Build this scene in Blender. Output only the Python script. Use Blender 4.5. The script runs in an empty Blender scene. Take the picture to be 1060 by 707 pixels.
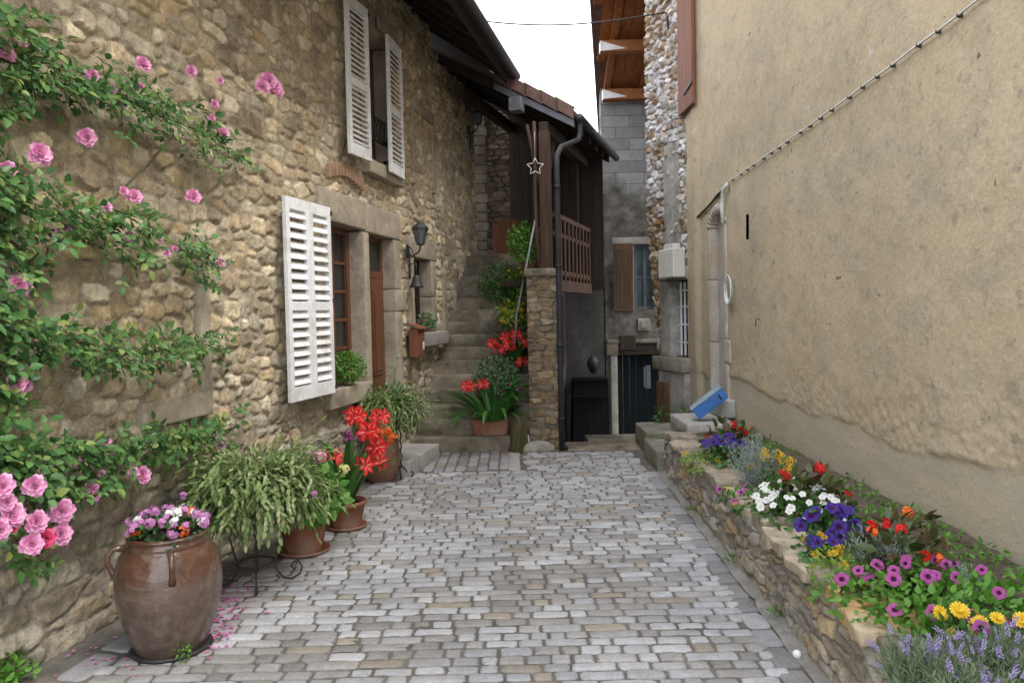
import bpy, math, random
import numpy as np
from mathutils import Vector, Matrix
random.seed(7); rng = np.random.RandomState(7)
C = bpy.context.scene.collection
SC = bpy.context.scene
# ------------------------------------------------------------------ camera
PITCH = math.radians(2.23); ROLL = math.radians(1.2); FPX = 808.0
CF = np.array([0, math.cos(PITCH), -math.sin(PITCH)])
_R0 = np.array([1.0, 0, 0]); _U0 = np.array([0, math.sin(PITCH), math.cos(PITCH)])
CR = math.cos(ROLL)*_R0 - math.sin(ROLL)*_U0
CU = math.sin(ROLL)*_R0 + math.cos(ROLL)*_U0
EYE = np.array([0, 0, 1.6])
cd = bpy.data.cameras.new('camera'); cam = bpy.data.objects.new('camera', cd); C.objects.link(cam)
cd.sensor_width = 36; cd.lens = FPX/1060*36; cd.clip_end = 500; cd.clip_start = 0.05
cam.matrix_world = Matrix(((CR[0], CU[0], -CF[0], EYE[0]), (CR[1], CU[1], -CF[1], EYE[1]), (CR[2], CU[2], -CF[2], EYE[2]), (0, 0, 0, 1)))
SC.camera = cam
# ------------------------------------------------------------------ light (overcast day)
SC.view_settings.view_transform = 'Standard'; SC.view_settings.look = 'None'
SC.view_settings.exposure = 1.88; SC.view_settings.gamma = 1
w = bpy.data.worlds.new('World'); SC.world = w; w.use_nodes = True
nt = w.node_tree; nt.nodes.clear()
wo = nt.nodes.new('ShaderNodeOutputWorld'); bg = nt.nodes.new('ShaderNodeBackground')
sky = nt.nodes.new('ShaderNodeTexSky'); sky.sky_type = 'NISHITA'; sky.sun_disc = False
sky.sun_elevation = math.radians(57); sky.sun_rotation = math.radians(114); sky.air_density = 1.0; sky.dust_density = 4.0
mx = nt.nodes.new('ShaderNodeMix'); mx.data_type = 'RGBA'; mx.inputs[0].default_value = 0.8
mx.inputs[7].default_value = (9.6, 9.8, 10.4, 1)      # even grey cloud cover mixed over the clear sky
nt.links.new(sky.outputs[0], mx.inputs[6]); nt.links.new(mx.outputs[2], bg.inputs[0])
bg.inputs[1].default_value = 0.11; nt.links.new(bg.outputs[0], wo.inputs[0])
sl = bpy.data.lights.new('sun', 'SUN'); sl.energy = 0.95; sl.angle = math.radians(25); sl.color = (1, .96, .9)
so = bpy.data.objects.new('sun', sl); C.objects.link(so)
so.rotation_euler = Vector((-.50, .22, -.84)).to_track_quat('-Z', 'Y').to_euler()
SC.cycles.max_bounces = 6; SC.cycles.diffuse_bounces = 4; SC.cycles.glossy_bounces = 2; SC.cycles.transmission_bounces = 2

# ------------------------------------------------------------------ helpers
def pray(px, py):
    return CF*FPX + CR*(px-530) + CU*(353.5-py)
def at(px, py, Y):
    d = pray(px, py); return EYE + d*Y/d[1]
def ground(px, py, z=0.0):
    d = pray(px, py); return EYE + d*(z-1.6)/d[2]
class Fr:
    """upright frame: X along a facade, Y into it, Z up"""
    def __init__(s, ox, oy, rz, oz=0.0):
        s.o = np.array([ox, oy, oz]); s.rz = rz
        s.X = np.array([math.cos(rz), math.sin(rz), 0]); s.Y = np.array([-math.sin(rz), math.cos(rz), 0])
    def hit(s, px, py, off=0.0):
        d = pray(px, py); o = s.o - s.Y*off
        t = (s.Y @ (o-EYE))/(s.Y @ d); q = EYE + d*t - s.o
        return float(q @ s.X), float(q[2])
    def world(s, x, y, z): return s.o + s.X*x + s.Y*y + np.array([0, 0, z])
def hsh(ix, iy, iz, seed):
    seed = int(seed)
    n = (ix*73856093) ^ (iy*19349663) ^ (iz*83492791) ^ (seed*2654435761 & 0x7fffffff)
    n = n & 0xffffffff
    n = ((n ^ (n >> 15))*2246822519) & 0xffffffff
    n = ((n ^ (n >> 13))*3266489917) & 0xffffffff
    return ((n ^ (n >> 16)) & 0xffffff)/float(0xffffff)
def vnoise(P, scale=1.0, seed=0):
    P = np.asarray(P, float)*scale; I = np.floor(P).astype(np.int64); f = P-I; f = f*f*(3-2*f)
    r = 0
    for dx in (0, 1):
        for dy in (0, 1):
            for dz in (0, 1):
                wt = (f[..., 0] if dx else 1-f[..., 0])*(f[..., 1] if dy else 1-f[..., 1])*(f[..., 2] if dz else 1-f[..., 2])
                r = r + wt*hsh(I[..., 0]+dx, I[..., 1]+dy, I[..., 2]+dz, seed)
    return r*2-1
def fbm(P, scale=1.0, seed=0, octv=3):
    a = 1.0; r = 0; t = 0
    for k in range(octv):
        r = r + a*vnoise(P, scale*2**k, seed+k*17); t += a; a *= .5
    return r/t
def sstep(a, b, x):
    t = np.clip((x-a)/(b-a), 0, 1); return t*t*(3-2*t)

def setp(o, label=None, cat=None, group=None, kind=None):
    if label: o['label'] = label
    if cat: o['category'] = cat
    if group: o['group'] = group
    if kind: o['kind'] = kind
    return o
def thing(name, label, cat, loc=(0, 0, 0), rz=0.0, group=None):
    o = bpy.data.objects.new(name, None); C.objects.link(o); o.empty_display_size = .1
    o.location = tuple(float(v) for v in loc); o.rotation_euler = (0, 0, rz)
    return setp(o, label, cat, group)
def link(name, me, parent=None, loc=(0, 0, 0), rot=(0, 0, 0), sc=1.0):
    o = bpy.data.objects.new(name, me); C.objects.link(o)
    if parent is not None: o.parent = parent
    o.location = tuple(float(v) for v in loc); o.rotation_euler = rot
    o.scale = (sc, sc, sc) if not isinstance(sc, tuple) else sc
    return o
class MB:
    def __init__(s): s.v = []; s.f = []; s.m = []
    def add(s, vs, fs, mi=0):
        b = len(s.v); s.v.extend([tuple(float(c) for c in v) for v in vs])
        s.f.extend([tuple(i+b for i in f) for f in fs]); s.m.extend([mi]*len(fs)); return s
    def box(s, x0, x1, y0, y1, z0, z1, mi=0):
        return s.add([(x0, y0, z0), (x1, y0, z0), (x1, y1, z0), (x0, y1, z0), (x0, y0, z1), (x1, y0, z1), (x1, y1, z1), (x0, y1, z1)],
                     [(0, 3, 2, 1), (4, 5, 6, 7), (0, 1, 5, 4), (1, 2, 6, 5), (2, 3, 7, 6), (3, 0, 4, 7)], mi)
    def bar(s, a, b, wd, th, up=(0, 0, 1), mi=0):
        a = np.array(a, float); b = np.array(b, float); d = b-a; L = np.linalg.norm(d); d /= L
        u = np.array(up, float); sd = np.cross(d, u); sd /= np.linalg.norm(sd)+1e-9; u = np.cross(sd, d)
        vs = []
        for p in (a, b):
            for q, r in ((-1, -1), (1, -1), (1, 1), (-1, 1)): vs.append(p+sd*q*wd/2+u*r*th/2)
        return s.add(vs, [(0, 1, 2, 3), (7, 6, 5, 4), (0, 4, 5, 1), (1, 5, 6, 2), (2, 6, 7, 3), (3, 7, 4, 0)], mi)
    def rbox(s, x0, x1, y0, y1, z0, z1, r=.012, seg=.06, amp=.004, ns=9.0, seed=0, mi=0):
        lo = np.array([x0, y0, z0], float); hi = np.array([x1, y1, z1], float)
        r = min(r, .45*float((hi-lo).min()))
        def line(a, b):
            n = max(2, int((b-a)/seg)); L = np.linspace(a+r, b-r, n+1)
            return np.concatenate([[a, a+r*.4], L, [b-r*.4, b]])
        A = [line(lo[i], hi[i]) for i in range(3)]
        V = []; F = []
        for ax in range(3):
            i, j = (ax+1) % 3, (ax+2) % 3
            for side in (0, 1):
                U, W = np.meshgrid(A[i], A[j], indexing='ij'); P = np.zeros(U.shape+(3,))
                P[..., i] = U; P[..., j] = W; P[..., ax] = (lo, hi)[side][ax]
                b = sum(len(x) for x in V); nu, nw = U.shape; V.append(P.reshape(-1, 3))
                for a_ in range(nu-1):
                    for c_ in range(nw-1):
                        q = (b+a_*nw+c_, b+(a_+1)*nw+c_, b+(a_+1)*nw+c_+1, b+a_*nw+c_+1)
                        F.append(q if side else q[::-1])
        P = np.concatenate(V)
        key = np.round(P*1e5).astype(np.int64); _, idx, inv = np.unique(key, axis=0, return_index=True, return_inverse=True)
        inv = inv.ravel(); P = P[idx]; F = [tuple(int(inv[k]) for k in f) for f in F]
        Q = np.clip(P, lo+r, hi-r); d = P-Q; L = np.linalg.norm(d, axis=1, keepdims=True)
        P = Q + np.where(L > 1e-9, d/np.maximum(L, 1e-9)*r, 0)
        if amp > 0:
            P = P + np.stack([fbm(P+seed*3.7, ns, seed+k*5) for k in range(3)], 1)*amp
        F = [f for f in F if len(set(f)) == 4]
        return s.add(P, F, mi)
    def tube(s, pts, r, n=8, caps=True, mi=0):
        pts = [np.array(p, float) for p in pts]; N = len(pts); rr = r if hasattr(r, '__len__') else [r]*N
        vs = []; fs = []; ref = None
        for k, p in enumerate(pts):
            d = pts[min(k+1, N-1)]-pts[max(k-1, 0)]; d = d/(np.linalg.norm(d)+1e-9)
            if ref is None:
                ref = np.cross(d, (0, 0, 1)) if abs(d[2]) < .9 else np.cross(d, (1, 0, 0))
            u = ref-d*(ref@d); u /= np.linalg.norm(u)+1e-9; ref = u; v = np.cross(d, u)
            for a in range(n):
                t = 2*math.pi*a/n; vs.append(p+(u*math.cos(t)+v*math.sin(t))*rr[k])
        for k in range(N-1):
            for a in range(n):
                b = (a+1) % n; fs.append((k*n+a, k*n+b, (k+1)*n+b, (k+1)*n+a))
        if caps: fs.append(tuple(range(n))[::-1]); fs.append(tuple((N-1)*n+a for a in range(n)))
        return s.add(vs, fs, mi)
    def lathe(s, prof, n=40, c=(0, 0, 0), mi=0, warp=0.0, seed=0):
        vs = []; fs = []; N = len(prof)
        for r, z in prof:
            for a in range(n):
                t = 2*math.pi*a/n; vs.append((c[0]+r*math.cos(t), c[1]+r*math.sin(t), c[2]+z))
        for k in range(N-1):
            for a in range(n):
                b = (a+1) % n; fs.append((k*n+a, k*n+b, (k+1)*n+b, (k+1)*n+a))
        if prof[0][0] > 0: fs.append(tuple(range(n))[::-1])
        if prof[-1][0] > 0: fs.append(tuple((N-1)*n+a for a in range(n)))
        if warp: 
            V = np.array(vs); V = V+np.stack([fbm(V+seed, 4, seed+k) for k in range(3)], 1)*warp; vs = V
        return s.add(vs, fs, mi)
    def blob(s, c, rad, n=10, m=6, amp=0.0, seed=0, ns=6, mi=0):
        vs = []; fs = []
        for i in range(m+1):
            ph = math.pi*i/m
            for a in range(n):
                t = 2*math.pi*a/n
                vs.append((rad[0]*math.sin(ph)*math.cos(t), rad[1]*math.sin(ph)*math.sin(t), rad[2]*math.cos(ph)))
        V = np.array(vs)
        if amp: V = V*(1+amp*fbm(V+seed*2.1, ns, seed)[:, None])
        V = V+np.array(c)
        for i in range(m):
            for a in range(n):
                b = (a+1) % n; fs.append((i*n+a, (i+1)*n+a, (i+1)*n+b, i*n+b))
        return s.add(V, fs, mi)
    def leaf(s, p, d, up, L, W, fold=.25, curl=.15, mi=0):
        p = np.asarray(p, float); d = np.asarray(d, float); d = d/(np.linalg.norm(d)+1e-9)
        sd = np.cross(d, up); n_ = np.linalg.norm(sd)
        if n_ < 1e-4: sd = np.cross(d, (1, 0, .1)); n_ = np.linalg.norm(sd)
        sd = sd/n_; u = np.cross(sd, d)
        def q(t, x, h): return p+d*L*t+sd*W*x+u*(h*W-curl*L*t*t)
        vs = [q(0, 0, 0), q(.3, -.46, fold*.5), q(.3, 0, 0), q(.3, .46, fold*.5), q(.68, -.36, fold*.4), q(.68, 0, 0), q(.68, .36, fold*.4), q(1, 0, 0)]
        return s.add(vs, [(0, 2, 1), (0, 3, 2), (1, 2, 5, 4), (2, 3, 6, 5), (4, 5, 7), (5, 6, 7)], mi)
    def strap(s, p, az, L, W, rise, droop, n=8, mi=0):
        """long arching leaf"""
        h = np.array([math.cos(az), math.sin(az), 0]); sd = np.array([-math.sin(az), math.cos(az), 0])
        vs = []; pt = np.array(p, float); ang = rise
        for k in range(n+1):
            t = k/n; wd = W*(.55+.45*math.sin(min(1, t*2.2)*math.pi/2))*(1-max(0, t-.75)/.25*.98 if t > .75 else 1)
            dirv = h*math.cos(ang)+np.array([0, 0, 1])*math.sin(ang); nn = -h*math.sin(ang)+np.array([0, 0, 1])*math.cos(ang)
            vs += [pt-sd*wd/2+nn*wd*.18, pt, pt+sd*wd/2+nn*wd*.18]
            pt = pt+dirv*L/n; ang -= droop/n*(.4+1.2*t)
        fs = []
        for k in range(n):
            b = k*3; fs += [(b, b+1, b+4, b+3), (b+1, b+2, b+5, b+4)]
        return s.add(vs, fs, mi)
    def mesh(s, name, mats, smooth=True):
        me = bpy.data.meshes.new(name); me.from_pydata(s.v, [], s.f)
        if not isinstance(mats, (list, tuple)): mats = [mats]
        for m in mats: me.materials.append(m)
        if len(mats) > 1: me.polygons.foreach_set('material_index', s.m)
        if smooth: me.polygons.foreach_set('use_smooth', [True]*len(s.f))
        me.update(); return me
    def build(s, name, mats, parent=None, loc=(0, 0, 0), rz=0.0, smooth=True, bevel=0.0, **kw):
        o = link(name, s.mesh(name, mats, smooth), parent, loc, (0, 0, rz))
        if bevel > 0:
            b = o.modifiers.new('bevel', 'BEVEL'); b.width = bevel; b.segments = 2; b.limit_method = 'ANGLE'; b.angle_limit = math.radians(40); b.harden_normals = False
            if smooth:
                for p in o.data.polygons: p.use_smooth = False
        return setp(o, **kw) if kw else o
def grid_mesh(name, P, keep, mat, col=None):
    nz, nu, _ = P.shape; me = bpy.data.meshes.new(name)
    idx = np.arange(nz*nu).reshape(nz, nu)
    q = np.stack([idx[:-1, :-1], idx[:-1, 1:], idx[1:, 1:], idx[1:, :-1]], -1)[keep].reshape(-1, 4)
    used = np.unique(q); rem = -np.ones(nz*nu, np.int64); rem[used] = np.arange(len(used)); q = rem[q]
    V = P.reshape(-1, 3)[used]
    me.vertices.add(len(V)); me.vertices.foreach_set('co', V.astype(np.float32).ravel())
    me.loops.add(q.size); me.loops.foreach_set('vertex_index', q.ravel().astype(np.int32))
    me.polygons.add(len(q)); me.polygons.foreach_set('loop_start', np.arange(0, q.size, 4, dtype=np.int32))
    me.polygons.foreach_set('loop_total', np.full(len(q), 4, np.int32))
    me.polygons.foreach_set('use_smooth', np.ones(len(q), bool))
    me.materials.append(mat)
    if col is not None:
        at_ = me.color_attributes.new('Col', 'FLOAT_COLOR', 'POINT'); at_.data.foreach_set('color', col.reshape(-1, 4)[used].astype(np.float32).ravel())
    me.update(); me.validate(); return me

# ------------------------------------------------------------------ materials
def newmat(name):
    m = bpy.data.materials.new(name); m.use_nodes = True; nt = m.node_tree
    b = nt.nodes['Principled BSDF']; return m, nt, b
def N(nt, t, **kw):
    n = nt.nodes.new(t)
    for k, v in kw.items():
        if k.startswith('i_'): n.inputs[int(k[2:])].default_value = v
        else: setattr(n, k, v)
    return n
def noise_n(nt, scale, detail=4, rough=.55, vec=None, dist=0.0):
    n = nt.nodes.new('ShaderNodeTexNoise'); n.inputs['Scale'].default_value = scale; n.inputs['Detail'].default_value = detail
    n.inputs['Roughness'].default_value = rough; n.inputs['Distortion'].default_value = dist
    if vec is not None: nt.links.new(vec, n.inputs['Vector'])
    return n.outputs['Fac']
def coords(nt, sc=(1, 1, 1)):
    tc = nt.nodes.new('ShaderNodeTexCoord'); mp = nt.nodes.new('ShaderNodeMapping'); mp.inputs['Scale'].default_value = sc
    nt.links.new(tc.outputs['Object'], mp.inputs[0]); return mp.outputs[0]
def ramp(nt, fac, stops):
    r = nt.nodes.new('ShaderNodeValToRGB'); cr = r.color_ramp
    while len(cr.elements) < len(stops): cr.elements.new(.5)
    for e, (p, c) in zip(cr.elements, stops):
        e.position = p; e.color = (c[0], c[1], c[2], 1) if hasattr(c, '__len__') else (c, c, c, 1)
    nt.links.new(fac, r.inputs[0]); return r.outputs[0]
def mixc(nt, fac, a, b, mode='MIX'):
    m = nt.nodes.new('ShaderNodeMix'); m.data_type = 'RGBA'; m.blend_type = mode
    for i, v in ((0, fac), (6, a), (7, b)):
        if hasattr(v, 'is_linked') or isinstance(v, bpy.types.NodeSocket): nt.links.new(v, m.inputs[i])
        elif i == 0: m.inputs[0].default_value = v
        else: m.inputs[i].default_value = (v[0], v[1], v[2], 1) if hasattr(v, '__len__') else (v, v, v, 1)
    return m.outputs[2]
def bump(nt, b, h, strength=.5, dist=.01, prev=None):
    n = nt.nodes.new('ShaderNodeBump'); n.inputs['Strength'].default_value = strength; n.inputs['Distance'].default_value = dist
    nt.links.new(h, n.inputs['Height'])
    if prev is not None: nt.links.new(prev, n.inputs['Normal'])
    nt.links.new(n.outputs[0], b.inputs['Normal']); return n.outputs[0]
def mat_attr(name, rough=.9, var=(.72, 1.25), bs=55, bd=.008, stain=None, big=1.3):
    m, nt, b = newmat(name); co = coords(nt)
    a = nt.nodes.new('ShaderNodeAttribute'); a.attribute_name = 'Col'
    n1 = noise_n(nt, 14, 5, .65, co); c = mixc(nt, 1.0, a.outputs['Color'], ramp(nt, n1, [(.3, var[0]), (.7, var[1])]), 'MULTIPLY')
    n2 = noise_n(nt, big, 4, .6, co); c = mixc(nt, 1.0, c, ramp(nt, n2, [(.3, (.88, .88, .88)), (.65, (1.12, 1.10, 1.06))]), 'MULTIPLY')
    n4 = noise_n(nt, 90, 3, .7, co); c = mixc(nt, 1.0, c, ramp(nt, n4, [(.3, .75), (.5, 1), (.75, 1.15)]), 'MULTIPLY')
    if stain: c = stain(nt, co, c)
    nt.links.new(c, b.inputs['Base Color']); b.inputs['Roughness'].default_value = rough; b.inputs['Specular IOR Level'].default_value = .25
    n3 = noise_n(nt, bs, 6, .7, co); p = bump(nt, b, n3, .9, bd); n6 = noise_n(nt, bs*.3, 6, .72, co, .6); bump(nt, b, n6, .75, bd*2.2, p)
    return m
def mat_noise(name, c1, c2, rough=.8, scale=6, bs=60, bd=.003, spec=.3, sc=(1, 1, 1), metal=0.0, c3=None, detail=5):
    m, nt, b = newmat(name); co = coords(nt, sc)
    n1 = noise_n(nt, scale, detail, .62, co, .4)
    st = [(.33, c1), (.66, c2)]
    c = ramp(nt, n1, st)
    if c3 is not None: c = mixc(nt, ramp(nt, noise_n(nt, scale*.35, 5, .7, co), [(.5, 0), (.62, 1)]), c, c3)
    n5 = noise_n(nt, scale*9, 3, .6, co); c = mixc(nt, 1.0, c, ramp(nt, n5, [(.3, .85), (.7, 1.12)]), 'MULTIPLY')
    nt.links.new(c, b.inputs['Base Color']); b.inputs['Roughness'].default_value = rough
    b.inputs['Specular IOR Level'].default_value = spec; b.inputs['Metallic'].default_value = metal
    if bd > 0: bump(nt, b, noise_n(nt, bs, 5, .65, co), .7, bd)
    return m
def mat_leaf(name, c1, c2, rough=.5, trans=.25, c0=None):
    m, nt, b = newmat(name); g = nt.nodes.new('ShaderNodeNewGeometry')
    st = [(0, c1), (1, c2)] if c0 is None else [(0, c1), (.8, c2), (.97, c0)]
    c = ramp(nt, g.outputs['Random Per Island'], st)
    nt.links.new(c, b.inputs['Base Color']); b.inputs['Roughness'].default_value = rough; b.inputs['Specular IOR Level'].default_value = .35
    tr = nt.nodes.new('ShaderNodeBsdfTranslucent'); nt.links.new(c, tr.inputs[0]); ms = nt.nodes.new('ShaderNodeMixShader'); ms.inputs[0].default_value = trans
    o = nt.nodes['Material Output']; nt.links.new(b.outputs[0], ms.inputs[1]); nt.links.new(tr.outputs[0], ms.inputs[2]); nt.links.new(ms.outputs[0], o.inputs[0])
    return m
def mat_wood(name, c1, c2, rough=.6, axis='z', sc=30, bd=.002, spec=.3):
    s = {'z': (1, 1, .06), 'x': (.06, 1, 1), 'y': (1, .06, 1)}[axis]
    return mat_noise(name, c1, c2, rough, sc, sc*2, bd, spec, s)
M = {}
M['dressed'] = mat_noise('dressed_limestone', (.27, .235, .18), (.42, .37, .285), .9, 3.5, 70, .004, .2, c3=(.22, .19, .15))
M['dressed_grey'] = mat_noise('grey_limestone', (.25, .235, .21), (.40, .38, .34), .9, 4, 70, .004, .2, c3=(.18, .17, .14))
M['step'] = mat_noise('worn_step_stone', (.10, .086, .062), (.30, .26, .195), .9, 3.0, 60, .005, .2, c3=(.09, .085, .06))
M['mossy'] = mat_noise('mossy_stone', (.15, .15, .11), (.30, .285, .235), .95, 4.0, 60, .006, .15, c3=(.085, .10, .035))
M['flag'] = mat_noise('pale_flagstone', (.30, .29, .27), (.42, .41, .385), .85, 4.0, 60, .003, .25)
M['white_paint'] = mat_noise('white_shutter_paint', (.66, .67, .68), (.80, .81, .82), .55, 9, 80, .001, .35, c3=(.60, .59, .56))
M['brown_wood'] = mat_wood('brown_varnished_wood', (.085, .030, .014), (.17, .065, .03), .42, 'z', 26, .001, .45)
M['dark_wood'] = mat_wood('old_dark_timber', (.022, .016, .012), (.055, .038, .026), .8, 'z', 20, .003)
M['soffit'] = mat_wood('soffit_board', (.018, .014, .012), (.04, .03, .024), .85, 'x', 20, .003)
M['rail_wood'] = mat_wood('weathered_rail_timber', (.075, .042, .024), (.15, .088, .052), .8, 'z', 22, .003)
M['post_wood'] = mat_wood('timber_post', (.045, .026, .018), (.095, .055, .036), .8, 'z', 22, .003)
M['orange_wood'] = mat_wood('new_pine_boards', (.20, .072, .022), (.36, .14, .045), .6, 'y', 24, .001)
M['grey_board'] = mat_noise('grey_verge_board', (.09, .095, .11), (.15, .155, .175), .6, 8, 60, .001)
M['tile'] = mat_noise('brown_roof_tile', (.085, .048, .038), (.16, .095, .075), .75, 9, 70, .003)
M['glass'] = mat_noise('dark_window_glass', (.012, .012, .013), (.03, .03, .032), .06, 1.5, 30, 0, .6)
M['curtain_glass'] = mat_noise('window_glass_green_grey', (.06, .085, .085), (.12, .15, .15), .12, 2.5, 30, 0, .6)
M['iron'] = mat_noise('black_iron', (.012, .012, .013), (.035, .033, .033), .55, 20, 80, .001, .5)
M['rust_iron'] = mat_noise('rusty_wrought_iron', (.030, .020, .016), (.075, .048, .036), .7, 25, 90, .001, .4)
M['pipe'] = mat_noise('dark_zinc_pipe', (.014, .015, .019), (.028, .03, .036), .75, 6, 60, .0008, .5)
M['gutter'] = mat_noise('black_gutter', (.012, .012, .012), (.028, .026, .026), .5, 6, 60, .0008, .5)
M['terracotta'] = mat_noise('terracotta', (.20, .078, .045), (.34, .145, .085), .75, 7, 60, .0015, .35, c3=(.26, .17, .12))
M['old_terracotta'] = mat_noise('weathered_terracotta', (.12, .06, .038), (.24, .115, .07), .8, 7, 60, .0015, .3, c3=(.20, .15, .11))
M['soil'] = mat_noise('potting_soil', (.02, .014, .010), (.05, .036, .025), .95, 30, 60, .01)
M['earth'] = mat_noise('bed_soil', (.06, .046, .032), (.12, .095, .068), .95, 20, 45, .012)
M['dark_door'] = mat_wood('shade_toned_painted_boards', (.005, .007, .008), (.011, .015, .017), .6, 'z', 26, .002, .06)  # dark paint, lowered further so the colour holds the covered passage's shade
M['black_door'] = mat_wood('shade_toned_cabinet_boards', (.006, .006, .007), (.013, .013, .015), .7, 'z', 26, .002, .06)  # dark cabinet colour, lowered likewise for the passage shade
M['purple'] = mat_noise('dark_maroon_panel', (.022, .008, .014), (.038, .014, .022), .8, 6, 50, .002)
M['shade_plaster'] = mat_noise('shade_toned_stained_plaster', (.05, .047, .043), (.13, .123, .112), .95, 1.6, 50, .004, .2, c3=(.065, .062, .058))  # plaster tone lowered to carry some of the passage shade
M['box_white'] = mat_noise('cream_meter_box', (.55, .53, .47), (.64, .62, .56), .5, 5, 50, .0004, .4)
M['cable_black'] = mat_noise('black_cable', (.012, .012, .014), (.03, .03, .03), .5, 20, 60, 0, .4)
M['cable_white'] = mat_noise('white_cable', (.5, .5, .48), (.65, .65, .62), .5, 20, 60, 0, .4)
M['blue'] = mat_noise('blue_painted_metal', (.012, .10, .34), (.02, .15, .44), .4, 10, 60, .0006, .5)
M['blue_top'] = mat_noise('pale_blue_grey_lid', (.22, .30, .38), (.30, .38, .45), .45, 10, 60, .0006, .5)
M['bark'] = mat_noise('log_bark', (.05, .038, .022), (.16, .125, .075), .95, 9, 40, .02, .2, (1, 1, .3), c3=(.05, .06, .02))
M['galv'] = mat_noise('galvanised_rod', (.20, .21, .23), (.32, .33, .35), .5, 9, 60, .0006, .5, metal=.3)
M['lamp_glass'] = mat_noise('grey_lantern_glass', (.10, .11, .12), (.17, .18, .19), .15, 4, 40, 0, .6)
M['star'] = mat_noise('white_star_cord', (.5, .5, .48), (.62, .62, .58), .6, 9, 50, 0)
M['ball'] = mat_noise('white_plastic_ball', (.72, .72, .7), (.8, .8, .78), .4, 9, 50, 0)
M['brick_arch'] = mat_noise('old_red_brick', (.26, .155, .10), (.38, .26, .17), .9, 9, 60, .004)
M['panel_red'] = mat_wood('red_brown_panel', (.14, .055, .028), (.22, .09, .048), .7, 'z', 22, .001)

# glazed stoneware of the big jars
def mat_glaze(name, c1, c2, band, rough):
    m, nt, b = newmat(name); co = coords(nt, (1, 1, 2.2))
    n1 = noise_n(nt, 3.0, 5, .6, co, .8); c = ramp(nt, n1, [(.3, c1), (.68, c2)])
    tc = coords(nt); sx = nt.nodes.new('ShaderNodeSeparateXYZ'); nt.links.new(tc, sx.inputs[0])
    ad = N(nt, 'ShaderNodeMath', operation='ADD'); nt.links.new(sx.outputs[2], ad.inputs[0])
    mu = N(nt, 'ShaderNodeMath', operation='MULTIPLY', i_1=.12); nt.links.new(noise_n(nt, 6, 4, .6, tc), mu.inputs[0]); nt.links.new(mu.outputs[0], ad.inputs[1])
    f = ramp(nt, ad.outputs[0], [(.40, 0), (.47, 1)])
    c = mixc(nt, f, c, band)
    c = mixc(nt, ramp(nt, noise_n(nt, 45, 3, .6, tc), [(.70, 0), (.74, .5)]), c, (.36, .31, .26))
    nt.links.new(c, b.inputs['Base Color']); b.inputs['Roughness'].default_value = rough; b.inputs['Specular IOR Level'].default_value = .6
    nt.links.new(ramp(nt, n1, [(.3, rough*.7), (.7, rough*1.4)]), b.inputs['Roughness'])
    c2 = mixc(nt, ramp(nt, noise_n(nt, 4, 6, .75, tc, 1.0), [(.50, 0), (.66, .6)]), c, (.21, .165, .13)); c2 = mixc(nt, 1, c2, ramp(nt, noise_n(nt, 24, 5, .7, tc), [(.3, .72), (.7, 1.2)]), 'MULTIPLY')
    nt.links.new(c2, b.inputs['Base Color'])
    bump(nt, b, noise_n(nt, 9, 5, .65, co), .55, .008); return m
M['glaze'] = mat_glaze('brown_salt_glaze', (.065, .042, .033), (.16, .115, .09), (.095, .046, .028), .12)
M['glaze2'] = mat_glaze('brown_jar_glaze', (.12, .06, .035), (.22, .115, .07), (.17, .085, .05), .45)

M['rose_leaf'] = mat_leaf('rose_leaf', (.03, .10, .025), (.11, .24, .065), .42, .32, (.24, .30, .08))
M['dark_leaf'] = mat_leaf('dark_green_leaf', (.012, .05, .012), (.035, .11, .025), .4, .15)
M['mid_leaf'] = mat_leaf('mid_green_leaf', (.03, .10, .02), (.08, .21, .045), .5, .25)
M['lime_leaf'] = mat_leaf('lime_leaf', (.12, .24, .03), (.26, .38, .06), .5, .3)
M['bright_leaf'] = mat_leaf('bright_green_leaf', (.06, .19, .02), (.15, .33, .05), .5, .3)
M['cactus_leaf'] = mat_leaf('trailing_cactus_segment', (.09, .15, .04), (.26, .34, .13), .5, .22, (.34, .35, .19))
M['silver_leaf'] = mat_leaf('silver_leaf', (.20, .25, .22), (.36, .42, .38), .8, .15)
M['lav_leaf'] = mat_leaf('lavender_stem', (.13, .19, .10), (.26, .33, .20), .8, .2)
M['greyg_leaf'] = mat_leaf('grey_green_leaf', (.06, .14, .06), (.15, .26, .12), .7, .25)
M['bronze_leaf'] = mat_leaf('bronze_begonia_leaf', (.035, .075, .015), (.085, .085, .03), .35, .2, (.10, .06, .03))
M['strap_leaf'] = mat_leaf('amaryllis_leaf', (.02, .085, .015), (.06, .19, .03), .35, .2)
M['stem'] = mat_noise('green_brown_stem', (.06, .07, .03), (.11, .10, .05), .7, 12, 50, .001)
M['cane'] = mat_noise('rose_cane', (.07, .055, .03), (.13, .10, .06), .8, 12, 50, .001)
def mat_petal(name, c1, c2): return mat_leaf(name, c1, c2, .55, .3)
M['rose'] = mat_petal('pink_rose_petal', (.66, .20, .44), (.90, .54, .72))
M['rose_deep'] = mat_petal('deep_pink_rose_petal', (.70, .05, .18), (.85, .16, .32))
M['red'] = mat_petal('red_petal', (.55, .012, .012), (.80, .04, .03))
M['redw'] = mat_petal('white_petal_stripe', (.72, .30, .27), (.80, .5, .46))
M['white'] = mat_petal('white_petal', (.74, .75, .72), (.86, .86, .84))
M['yellow'] = mat_petal('yellow_petal', (.70, .42, .02), (.85, .62, .05))
M['orange'] = mat_petal('orange_petal', (.80, .10, .015), (.85, .25, .05))
M['purple_p'] = mat_petal('deep_purple_petal', (.022, .008, .14), (.06, .02, .26))
M['magenta'] = mat_petal('magenta_petal', (.25, .02, .16), (.50, .12, .38))
M['throat'] = mat_petal('dark_throat', (.05, .006, .05), (.10, .01, .08))
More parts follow.
